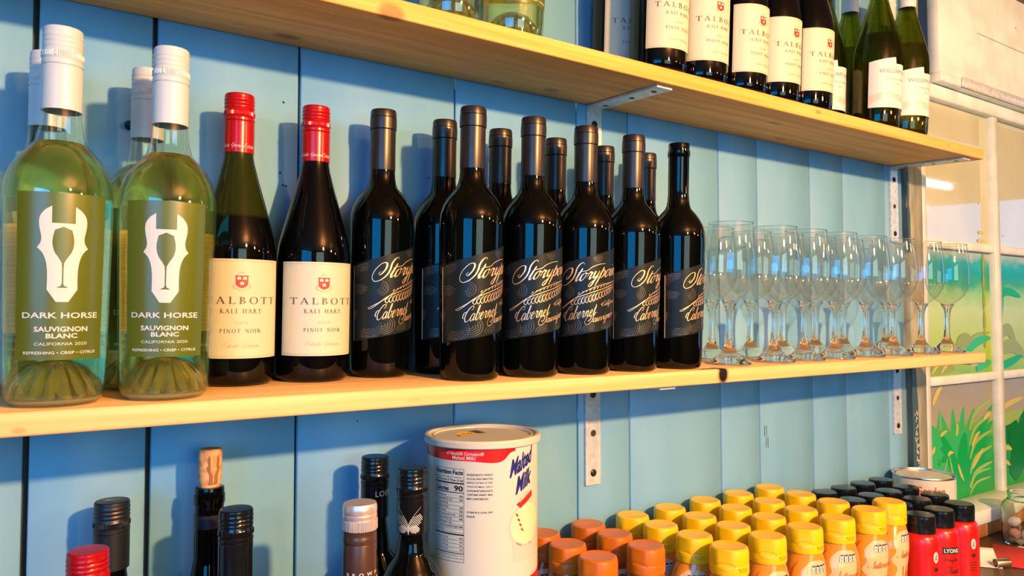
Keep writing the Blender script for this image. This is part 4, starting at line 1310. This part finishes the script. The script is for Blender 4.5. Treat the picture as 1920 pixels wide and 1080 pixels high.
# ------------------------------------------------------------------ malted milk canisters (stacked)
def canister(name, full=True):
    H = .1720
    root = empty(name)
    rc = .0625
    obj('can_body', lathe('can_body', [(0, .0015), (.061, .0015), (.0615, 0), (.0632, 0), (.0636, .002), (.0632, .004), (rc, .0048), (rc, H - .007), (0, H - .007)], M['can_white'], 72, sharp=30), root, 'ivory canister wall')
    lid = obj('lid', lathe('lid', [(rc + .0003, H - .0085), (.0655, H - .0085), (.0662, H - .0076), (.0662, H - .0025), (.0650, H - .0004), (.0630, H), (.0612, H - .0004), (.0602, H - .0022), (.0570, H - .0028), (.0560, H - .0018), (.0550, H - .0022), (.0546, H - .0034), (0, H - .0034)], M['can_lid'], 72, sharp=25), root, 'ivory plastic lid')
    k = R(1) * rc
    mp = lambda e: (lambda u, v: ((rc + e) * sin(u / rc), -(rc + e) * cos(u / rc), v))
    Hh = lambda h: h - .171      # heights measured with the lower can's base at zero
    red = Print()
    q = smooth_pts([(-180 * k, Hh(.3230)), (-90 * k, Hh(.3215)), (-45 * k, Hh(.3215)), (-15 * k, Hh(.3200)), (-3 * k, Hh(.3290)), (3 * k, Hh(.3305))], 8)
    red.quadstrip([(u, min(v, .1633)) for u, v in q], [(u, .1637) for u, v in q])
    obj('red_band', red.build('red_band', M['can_red'], mp(.0002), .004), root, 'red band under the lid')
    red = Print()
    q = smooth_pts([(-180 * k, Hh(.2060)), (-60 * k, Hh(.2070)), (-20 * k, Hh(.2055)), (30 * k, Hh(.2005) + .002), (60 * k, Hh(.2080)), (110 * k, Hh(.215)), (180 * k, Hh(.206))], 8)
    red.quadstrip([(u, .0052) for u, v in q], [(u, v - .01) for u, v in q])
    obj('red_band', red.build('red_band', M['can_red'], mp(.0002), .004), root, 'red band at the base')
    if not full:
        return root
    blk = Print()
    x0, x1 = -85 * k, -49.5 * k
    y0, y1 = Hh(.2150), Hh(.3130)
    blk.frame(x0, x1, y0, y1, .00035)
    hh = y1 - y0
    def row(t0, t1, s_, a=.02, b=.98, bold=.0):
        blk.add(sans(s_, x0 + (x1 - x0) * a, x0 + (x1 - x0) * b, y1 - hh * t1, y1 - hh * t0, bold))
    row(.015, .065, 'Nutrition Facts', .03, .97, .03)
    row(.085, .105, 'about 53 servings per container', .03, .97)
    row(.115, .140, 'Serving size 3 Tbsp (21g)', .03, .97, .02)
    blk.rect(x0, x1, y1 - hh * .165, y1 - hh * .150)
    row(.175, .190, 'Amount per serving', .03, .5)
    row(.195, .245, 'Calories', .03, .52, .03)
    row(.180, .245, '90', .70, .97, .03)
    blk.rect(x0, x1, y1 - hh * .262, y1 - hh * .254)
    for i, (s_, v_, ind) in enumerate([('Total Fat 2g', '3%', 0), ('Saturated Fat 1g', '5%', .08), ('Trans Fat 0g', '', .08), ('Cholesterol 5mg', '2%', 0), ('Sodium 125mg', '5%', 0), ('Total Carbohydrate 15g', '5%', 0), ('Dietary Fiber 0g', '0%', .08), ('Total Sugars 10g', '', .08), ('Includes 5g Added Sugars', '10%', .14), ('Protein 2g', '', 0)]):
        t0 = .285 + i * .041
        row(t0, t0 + .022, s_, .03 + ind, min(.85, .03 + ind + .032 * len(s_)), .012)
        if v_:
            row(t0, t0 + .022, v_, .86, .97, .02)
        blk.rect(x0, x1, y1 - hh * (t0 + .0325), y1 - hh * (t0 + .030))
    blk.rect(x0, x1, y1 - hh * .715, y1 - hh * .700)
    for i, (s_, v_) in enumerate([('Vitamin D 0mcg', '0%'), ('Calcium 60mg', '4%'), ('Iron 0mg', '0%'), ('Potassium 120mg', '2%')]):
        t0 = .735 + i * .041
        row(t0, t0 + .022, s_, .03, .5)
        row(t0, t0 + .022, v_, .86, .97)
        blk.rect(x0, x1, y1 - hh * (t0 + .0325), y1 - hh * (t0 + .030))
    blk.rect(x0, x1, y1 - hh * .912, y1 - hh * .904)
    row(.925, .942, 'The percent daily value tells you how', .03, .97)
    row(.955, .972, 'much a nutrient adds to a daily diet', .03, .97)
    xa, xb = -46.5 * k, -21 * k
    for i, s_ in enumerate(['INGREDIENTS: WHEAT', 'FLOUR AND MALTED', 'BARLEY EXTRACTS, DRY', 'WHOLE MILK, SALT,', 'SODIUM BICARBONATE.', 'CONTAINS: WHEAT, MILK.', 'MAY CONTAIN SOY.']):
        yy = Hh(.3085) - i * .0042
        blk.add(sans(s_, xa, xa + (xb - xa) * (.84 if i in (6,) else 1), yy - .0022, yy, .02 if i > 4 else .005))
    for i, s_ in enumerate(['STORE IN A COOL, DRY', 'PLACE.']):
        yy = Hh(.2690) - i * .0042
        blk.add(sans(s_, xa, xa + (xb - xa) * (1 if i == 0 else .32), yy - .0022, yy, .02))
    obj('black_print', blk.build('black_print', M['ink_black'], mp(.0002), .004), root, 'nutrition facts panel')
    wt = Print()
    wt.add(sans('of Nestlé® Carnation®', -69 * k, -30 * k, Hh(.3275), Hh(.3312), .01))
    wt.add(sans('Malted Milk!', -62 * k, -38 * k, Hh(.3228), Hh(.3268), .01))
    wt.add(sans('ORIGINAL', 8 * k, 22 * k, 0, .0042, .03), lambda u, v: (u, v + Hh(.2745) + (u - 8 * k) * .55))
    blue = Print()
    sl = lambda y0_, s_: (lambda u, v: (u + (v) * .18, v + y0_ + (u + 4 * k) * s_))
    blue.add(sans('Malted', -4 * k, 26 * k, 0, .0200, .035), sl(Hh(.3015), .42))
    blue.add(sans('Milk', 3 * k, 25 * k, 0, .0195, .035), sl(Hh(.2800), .42))
    obj('blue_lettering', blue.build('blue_lettering', M['ink_blue'], mp(.0004), .004), root, 'navy product lettering')
    gp, mk, rd = Print(), Print(), Print()
    # glass of malted milk
    cxg, cyg = 19 * k, Hh(.2440)
    gp.poly([(cxg - 23 * k, cyg + .008), (cxg - 17 * k, Hh(.212)), (cxg + 17 * k, Hh(.212)), (cxg + 23 * k, cyg + .008)])
    gp.ellipse(cxg, cyg + .006, 24 * k, .0235, 30, .25)
    mk.ellipse(cxg, cyg + .0065, 22 * k, .0215, 30, .25)
    rd.poly([(4 * k, Hh(.2735)), (9 * k, Hh(.2685)), (28 * k, Hh(.2785)), (27 * k, Hh(.2850))])
    for i in range(4):
        u, v = cxg - 16 * k + i * 2.2 * k, Hh(.2640) - i * .0055
        rd.poly([(u, v), (u + .0030, v - .0012), (u + .0038, v - .0042), (u + .0010, v - .0030)])
    obj('glass_print', gp.build('glass_print', M['glass_print'], mp(.0002), .004), root)
    obj('milk_print', mk.build('milk_print', M['milk'], mp(.0003), .004), root, 'printed glass of malted milk')
    obj('red_banner', rd.build('red_banner', M['ink_red'], mp(.0005), .003), root, 'red banner and striped straw')
    obj('white_lettering', wt.build('white_lettering', M['ink_white'], mp(.0007), .003), root)
    # price sticker on the lid
    sy = Print().poly([(-.020, -.004), (.008, -.004), (.008, .010), (-.004, .016), (-.018, .012)])
    sk = Print()
    for i in range(4):
        sk.rect(.006 + i * .0032, .0082 + i * .0032, -.002, .016)
    sk.add(sans('5.49', -.013, .002, .000, .005, .01)).rect(-.026, -.021, -.006, -.003)
    zt = H - .0034
    tr_ = lambda e: (lambda u, v: (u * .9 - .006, v * 1.2 + .012, zt + e))
    obj('price_sticker', sy.build('price_sticker', M['sticker_yellow'], tr_(.0002), 0), lid, 'yellow price sticker')
    obj('sticker_print', sk.build('sticker_print', M['ink_brown'], tr_(.0004), 0), lid)
    return root


c1 = canister('milk_canister', False)
putc(c1, .4420, .1100)
tag(c1, 'ivory canister of malted milk underneath, its lid rim just showing', 'canister', 'stacked malted milk canisters')
c2 = canister('milk_canister', True)
tilt(c2, (.4420, -.1100, ZC + .1728), 0, 0)
tag(c2, 'ivory and red canister with nutrition panel and a price sticker on its lid', 'canister', 'stacked malted milk canisters')

# ------------------------------------------------------------------ sauce squeeze bottles
def squeeze(name, capmat, bodymat, full=True):
    root = empty(name)
    H = .1905
    ax, ay = 1.32, .98
    # oval waisted body
    prof = [(0, .001), (.022, .0), (.0258, .002), (.0270, .008), (.0268, .03), (.0245, .055), (.0232, .075), (.0240, .095), (.0262, .115), (.0268, .128), (.0255, .142), (.0235, .152), (.0222, .157), (.0215, .160), (0, .160)]
    vs, fs = [], []
    seg = 40
    rows_ = []
    for r, z in prof:
        t_ = max(0.0, min(1.0, (z - .125) / .033))
        sx_, sy_ = ax + (1.0 - ax) * t_, ay + (1.0 - ay) * t_
        rows_.append([(r * sx_ * cos(2 * pi * k / seg), r * sy_ * sin(2 * pi * k / seg), z) for k in range(seg)])
    for rw in rows_:
        vs += rw
    for i in range(len(rows_) - 1):
        for k in range(seg):
            k2 = (k + 1) % seg
            fs.append((i * seg + k, i * seg + k2, (i + 1) * seg + k2, (i + 1) * seg + k))
    body = mesh('bottle_body', vs, fs, M[bodymat], True, 60)
    obj('bottle_body', body, root, 'oval waisted squeeze bottle')
    Rb = interp(prof[2:-1])
    def mp(e):
        def f(u, v):
            u -= .034
            t_ = max(0.0, min(1.0, (v - .125) / .033))
            sx_, sy_ = ax + (1.0 - ax) * t_, ay + (1.0 - ay) * t_
            r = Rb(v); a = u / .0262
            # angle parameter on the ellipse, slightly proud
            return ((r * sx_ + e) * sin(a), -(r * sy_ + e) * cos(a), v)
        return f
    cz = .1580
    cap = [(.0222, cz), (.0236, cz + .0006), (.0240, cz + .003), (.0240, cz + .0120), (.0238, cz + .0125), (.0240, cz + .0131), (.0237, cz + .0275), (.0226, cz + .0312), (.0205, cz + .0325), (.0190, cz + .0320), (0, cz + .0316)]
    def mod(i, a):
        # thumb recess on the front
        d = abs(((a - R(205)) + pi) % (2 * pi) - pi)
        return 1.0 - (.07 * max(0, 1 - (d / .42) ** 2) if i in (5, 6) else 0)
    cp = obj('flip_cap', lathe('flip_cap', cap, M[capmat], 64, mod, sharp=28), root)
    g = Print()
    g.quadstrip(*[[(.0247 * (q + e * (1 if q else 0)), .1655 + .0055 * w_) for q, w_ in [(0, 0)]] for e in (0, 1)]) if False else None
    oval = [(.0105 * cos(2 * pi * j / 24) - .0270, .1712 + .0052 * sin(2 * pi * j / 24)) for j in range(24)]
    g.ribbon(oval, .0006, .0006, True)
    obj('thumb_outline', g.build('thumb_outline', M[capmat], lambda u, v: (.0245 * sin(u / .024), -.0245 * cos(u / .024), v), .002), cp)
    d = Print()
    d.add(sans('MAY 26 2021', -.0125, .0020, .1668, .1686, .01)).add(sans('BU14321', -.0105, .0010, .1640, .1657, .01))
    obj('date_stamp', d.build('date_stamp', M['drip'], lambda u, v: (.0243 * sin(u / .024), -.0243 * cos(u / .024), v), .002), cp, 'small stamped date')
    sp = Print()
    sp.poly(smooth_pts([(.010, .150), (.0, .138), (.004, .122), (-.004, .11), (.006, .098), (.002, .082), (.014, .075), (.022, .09), (.034, .095), (.036, .125), (.036, .145), (.024, .151), (.010, .150)], 3)[:-1])
    obj('label_splash', sp.build('label_splash', M['splash'], mp(.0003), .004), root, 'cream printed splash')
    pil, pk = Print(), Print()
    for i in range(4):
        u = .0125 + i * .0058
        pil.poly([(u + a, .1355 + b_) for a, b_ in [(.0008, 0), (.0042, 0), (.005, .001), (.005, .0085), (.0042, .0095), (.0008, .0095), (0, .0085), (0, .001)]])
        pk.ribbon([(u + a, .1355 + b_) for a, b_ in [(.0008, 0), (.0042, 0), (.005, .001), (.005, .0085), (.0042, .0095), (.0008, .0095), (0, .0085), (0, .001)]], .0004, .0004, True)
        pk.ellipse(u + .0025, .1442, .0019, .0011, 10)
        pk.rect(u + .0014, u + .0036, .1405, .1412); pk.rect(u + .0012, u + .0038, .1388, .1395); pk.rect(u + .0018, u + .0032, .1368, .1376)
    obj('nutrition_icons', pil.build('nutrition_icons', M['paper_white'], mp(.0006), .003), root, 'row of white nutrition tabs')
    obj('nutrition_outlines', pk.build('nutrition_outlines', M['ink_black'], mp(.0008), .003), root)
    if full:
        dr = Print()
        dr.add(fit(script('butterscotch', .12, .26, .4), .012, .042, .112, .124))
        for u, l_ in ((.016, .02), (.024, .032), (.031, .014)):
            dr.ribbon(smooth_pts([(u, .100), (u + .0004, .100 - l_ * .5), (u, .100 - l_)], 5), .0016, .0022); dr.ellipse(u, .100 - l_, .0018, .0024, 10)
        dr.ribbon(smooth_pts([(-.006, .150), (-.012, .138), (-.013, .115), (-.008, .09), (-.005, .07)], 6), .0012, .0018)
        obj('label_script', dr.build('label_script', M['drip'], mp(.0006), .003), root, 'brown script and drips')
    return root


yb = squeeze('sauce_bottle', 'yellow_cap', 'butterscotch')
yrows = [.0360, .0935, .1510, .2080]
ycols = [.7395, .8150, .8930, .9690, 1.0490]
rn = random.Random(5)
rowname = ['against the wall', 'second from the wall', 'third from the wall', 'in the front row']
first = True
for ci, x in enumerate(ycols):
    for ri, y in enumerate(yrows):
        c = yb if first else copy_tree(yb)
        first = False
        putc(c, x + rn.uniform(-.0015, .0015) + [0, .002, .004, .006][ri] * .5, y + rn.uniform(-.001, .001), rn.choice([-16, -8, 0, 6, 14]))
        tag(c, f'yellow-capped butterscotch squeeze bottle {rowname[ri]}, {ordn[ci]} column from the orange caps', 'sauce bottle', 'yellow-capped sauce bottles')
c = copy_tree(yb)
putc(c, 1.1240, .1985, 25)
tag(c, 'yellow-capped squeeze bottle pushed in beside the red bottles', 'sauce bottle', 'yellow-capped sauce bottles')
ob = squeeze('sauce_bottle', 'orange_cap', 'caramel', False)
first = True
for ci, x in enumerate([.5800, .6580]):
    for ri, y in enumerate([.0360, .0900, .1485]):
        c = ob if first else copy_tree(ob)
        first = False
        putc(c, x, y, [8, -10, 4, -6, 12, 0][ci * 3 + ri])
        tag(c, f'orange-capped caramel squeeze bottle {["against the wall", "in the middle row", "in the front row"][ri]}, {["next to the canister", "next to the yellow caps"][ci]}', 'sauce bottle', 'orange-capped sauce bottles')


def red_bottle(name):
    root = empty(name)
    prof = [(0, .001), (.022, 0), (.0262, .002), (.0272, .007), (.0272, .118), (.0268, .126), (.0255, .133), (.0230, .1375), (.0205, .139), (0, .139)]
    obj('bottle_body', lathe('bottle_body', prof, M['red_plastic'], 48, sharp=60), root, 'glossy red plastic body')
    cp = [(.0200, .1385), (.0214, .139), (.0217, .141), (.0217, .1500), (.0212, .1504), (.0218, .1508), (.0220, .1600), (.0214, .1640), (.0200, .1655), (0, .1668)]
    obj('flip_cap', lathe('flip_cap', cp, M['black_gloss'], 48, sharp=28), root, 'black flip cap')
    rr = .0272
    mp = lambda e: (lambda u, v: ((rr + e) * sin(u / rr), -(rr + e) * cos(u / rr), v))
    bk, wh, pk = Print(), Print(), Print()
    bk.rect(-.005, .022, .1010, .1115)
    wh.add(sans('LYONS', -.003, .0205, .1030, .1095, .03))
    tg = .0712
    tgw, tgt = Print().ellipse(tg, .1060, .0045, .0085, 20), Print()
    tx = Print()
    tx.add(fit(script('Designer', .12, .22, .3), -.003, .020, .0870, .0965))
    tx.add(fit(script('Sauce', .10, .2, .4), -.001, .022, .0700, .0850))
    tgt.add(fit(script('a', .1, .2, .4), tg - .002, tg + .002, .1015, .1105))
    tgt.ribbon(smooth_pts([(tg - .006, .118), (tg - .002, .122), (tg + .004, .1235)], 5), .0008, .001)
    tgt.rect(tg - .003, tg + .003, .0850, .0905)
    for i in range(4):
        tgt.rect(tg - .007, tg + .005, .0760 - i * .0042, .0772 - i * .0042)
    for i in range(5):
        pk.ribbon([(-.02 + i * .011, .055), (-.012 + i * .011, .068)], .0012, .0012)
    obj('brand_block', bk.build('brand_block', M['ink_black'], mp(.0002), .003), root)
    obj('white_print', wh.build('white_print', M['ink_white'], mp(.0004), .003), root)
    obj('script_print', tx.build('script_print', M['ink_black'], mp(.0006), .003), root)
    obj('tag_print', tgw.build('tag_print', M['ink_white'], mp(.0004), .003), root, 'white oval tag')
    obj('tag_lettering', tgt.build('tag_lettering', M['ink_black'], mp(.0006), .003), root)
    obj('pale_print', pk.build('pale_print', M['pink_ink'], mp(.0002), .003), root)
    return root


rb = red_bottle('dessert_sauce_bottle')
reds = [(1.1880, .0450, 0, 0), (1.2460, .0450, 0, 1), (1.3080, .0450, 0, 2), (1.3680, .0450, 0, 3),
        (1.1790, .1040, 1, 0), (1.2350, .1040, 1, 1), (1.2910, .1040, 1, 2), (1.3470, .1040, 1, 3),
        (1.2180, .1610, 2, 0), (1.2770, .1610, 2, 1), (1.3350, .1610, 2, 2),
        (1.1810, .2160, 3, 0), (1.2390, .2160, 3, 1), (1.3040, .2160, 3, 2)]
rowr = ['against the wall', 'in the second row', 'in the third row', 'in the front row']
for i, (x, y, r_, k_) in enumerate(reds):
    c = rb if i == 0 else copy_tree(rb)
    rot = {11: -166, 12: -46, 13: -172}.get(i, (i * 37) % 60 - 30)
    putc(c, x, y, rot)
    lab = f'red squeeze bottle with black cap {rowr[r_]}, {ordn[k_]} from the yellow caps'
    tag(c, lab, 'sauce bottle', 'red sauce bottles with black caps')

# ------------------------------------------------------------------ food tin
def food_tin():
    root = empty('food_tin')
    rc, H = .0555, .1650
    obj('can_body', lathe('can_body', [(0, .001), (rc, .001), (rc, H - .003), (0, H - .003)], M['can_white'], 64, sharp=30), root, 'ivory paper-wrapped body')
    obj('can_lid', lathe('can_lid', [(0, H - .0045), (.0485, H - .0045), (.0495, H - .0030), (.0515, H - .0030), (.0530, H - .0045), (.0542, H - .0040), (.0550, H), (.0568, H), (.0572, H - .0016), (.0566, H - .0034), (rc, H - .0040)], M['tin'], 64, sharp=25), root, 'shiny tin lid with rolled rim')
    obj('base_rim', lathe('base_rim', [(rc, .004), (.0568, .0034), (.0570, .001), (.0560, 0), (.054, 0)], M['tin'], 64), root)
    k = R(1) * rc
    p = sans('Gordon', -14 * k, 40 * k, .1335, .1495, .02)
    p.add(sans('CHOICE', -8 * k, 30 * k, .1180, .1265, .02))
    obj('red_lettering', p.build('red_lettering', M['ink_red'], lambda u, v: ((rc + .0003) * sin(u / rc), -(rc + .0003) * cos(u / rc), v), .003), root, 'red rounded lettering')
    putc(root, 1.4900, .0620, -63)
    tag(root, 'large food tin with shiny rolled lid behind the black caps', 'food tin')
food_tin()

# ------------------------------------------------------------------ counter end: jar, papers
def jar():
    root = empty('glass_jar')
    obj('jar_glass', lathe('jar_glass', [(0, .004), (.040, .004), (.0425, .010), (.0425, .075), (.036, .088), (.031, .092), (.031, .107), (.0335, .107), (.0345, .1045), (.0335, .102), (.0345, .099), (.0335, .096), (.034, .091), (.039, .087), (.0455, .075), (.0455, .008), (.043, .001), (.038, 0), (0, .001)], M['ball'], 56, sharp=50), root, 'clear threaded glass')
    M['pinkish'] = pmat('pinkish_sweets', (.62, .34, .26), .5)
    for i in range(7):
        o = obj('wrapped_sweet', lathe('wrapped_sweet', [(0, -.011), (.006, -.010), (.010, -.004), (.010, .004), (.006, .010), (0, .011)], M['pinkish'] if i % 2 else M['sheet_white'], 12), root)
        a = i * 2.1
        o.location = (.022 * cos(a) * (i > 0), .022 * sin(a) * (i > 0), .019 + .0125 * (i // 2)); o.rotation_euler = (1.2 + i, i * .8, 0)
    putc(root, 1.7550, .1350)
    tag(root, 'clear glass jar with pinkish contents at the right photo edge', 'jar')
jar()

def paper_sheet():
    vs, fs = [], []
    n = 8
    for i in range(n + 1):
        t_ = i / n
        for j in range(2):
            vs.append((-.03 + .06 * t_, (-.035 if j == 0 else .035), .0006 + .020 * t_ * t_))
    for i in range(n):
        fs.append((2 * i, 2 * i + 2, 2 * i + 3, 2 * i + 1))
    me = mesh('paper_sheet', vs, fs, M['sheet_white'], True)
    o = obj('paper_sheet', me)
    sd = o.modifiers.new('thickness', 'SOLIDIFY'); sd.thickness = .0003
    o.location = (1.548, -.130, ZC + .0004); o.rotation_euler = (0, 0, R(38))
    tag(o, 'curled white paper lying on the counter beside the red bottles', 'paper')
paper_sheet()
cd = obj('red_folder', box('red_folder', -.07, .07, -.045, .045, 0, .004, M['red_cloth'], .001))
cd.location = (1.640, -.168, ZC + .0003); cd.rotation_euler = (0, 0, R(25))
tag(cd, 'flat red card folder on the counter under the glass jar', 'folder')
tu = empty('metal_tube')
obj('tube_wall', lathe('tube_wall', [(.0075, -.013), (.0085, -.013), (.0087, -.012), (.0087, .012), (.0085, .013), (.0075, .013)], M['tin'], 28, closed=True), tu)
tu.location = (1.552, -.172, ZC + .0090); tu.rotation_euler = (R(90), 0, R(60))
tag(tu, 'short shiny metal tube lying on the counter', 'metal tube')

# ------------------------------------------------------------------ ceiling lamps reflected in the panes
M['lamp_tube'] = pmat('lit_tube', (.9, .95, 1), .5, emit=(.75, .9, 1.0), estr=9.0)
M['lamp_body'] = pmat('lamp_body', (.8, .8, .8), .5)
for i, (x, y) in enumerate([(3.2, -.75), (3.9, -1.25), (4.6, -1.75)]):
    root = empty('tube_lamp', (x, y, .85))
    obj('lamp_housing', box('lamp_housing', -.5, .5, -.05, .05, -.045, 0, M['lamp_body'], .004), root)
    t_ = obj('lamp_tube', lathe('lamp_tube', [(0, -.48), (.014, -.48), (.014, .48), (0, .48)], M['lamp_tube'], 16), root)
    t_.location = (0, 0, -.062); t_.rotation_euler = (0, R(90), 0)
    tag(root, f'white fluorescent tube lamp on the ceiling, {["nearest", "second nearest", "farthest"][i]} to the window', 'lamp', 'ceiling tube lamps')
# pendant bulbs: the glass globes round the point lights
M['socket'] = pmat('brass_socket', (.5, .32, .12), .35, metal=1.0)
for i, x in enumerate((.64, 1.65, 2.6)):
    root = empty('pendant_lamp', (x, -1.8, .85))
    obj('cord', lathe('cord', [(.003, -.10), (.003, 0)], M['ink_black'], 8), root)
    obj('socket', lathe('socket', [(0, -.10), (.016, -.10), (.018, -.135), (.015, -.15), (0, -.15)], M['socket'], 20), root)
    tag(root, f'brass pendant lamp hanging from the ceiling, {["first", "second", "third"][i]} from the left', 'lamp', 'pendant lamps')
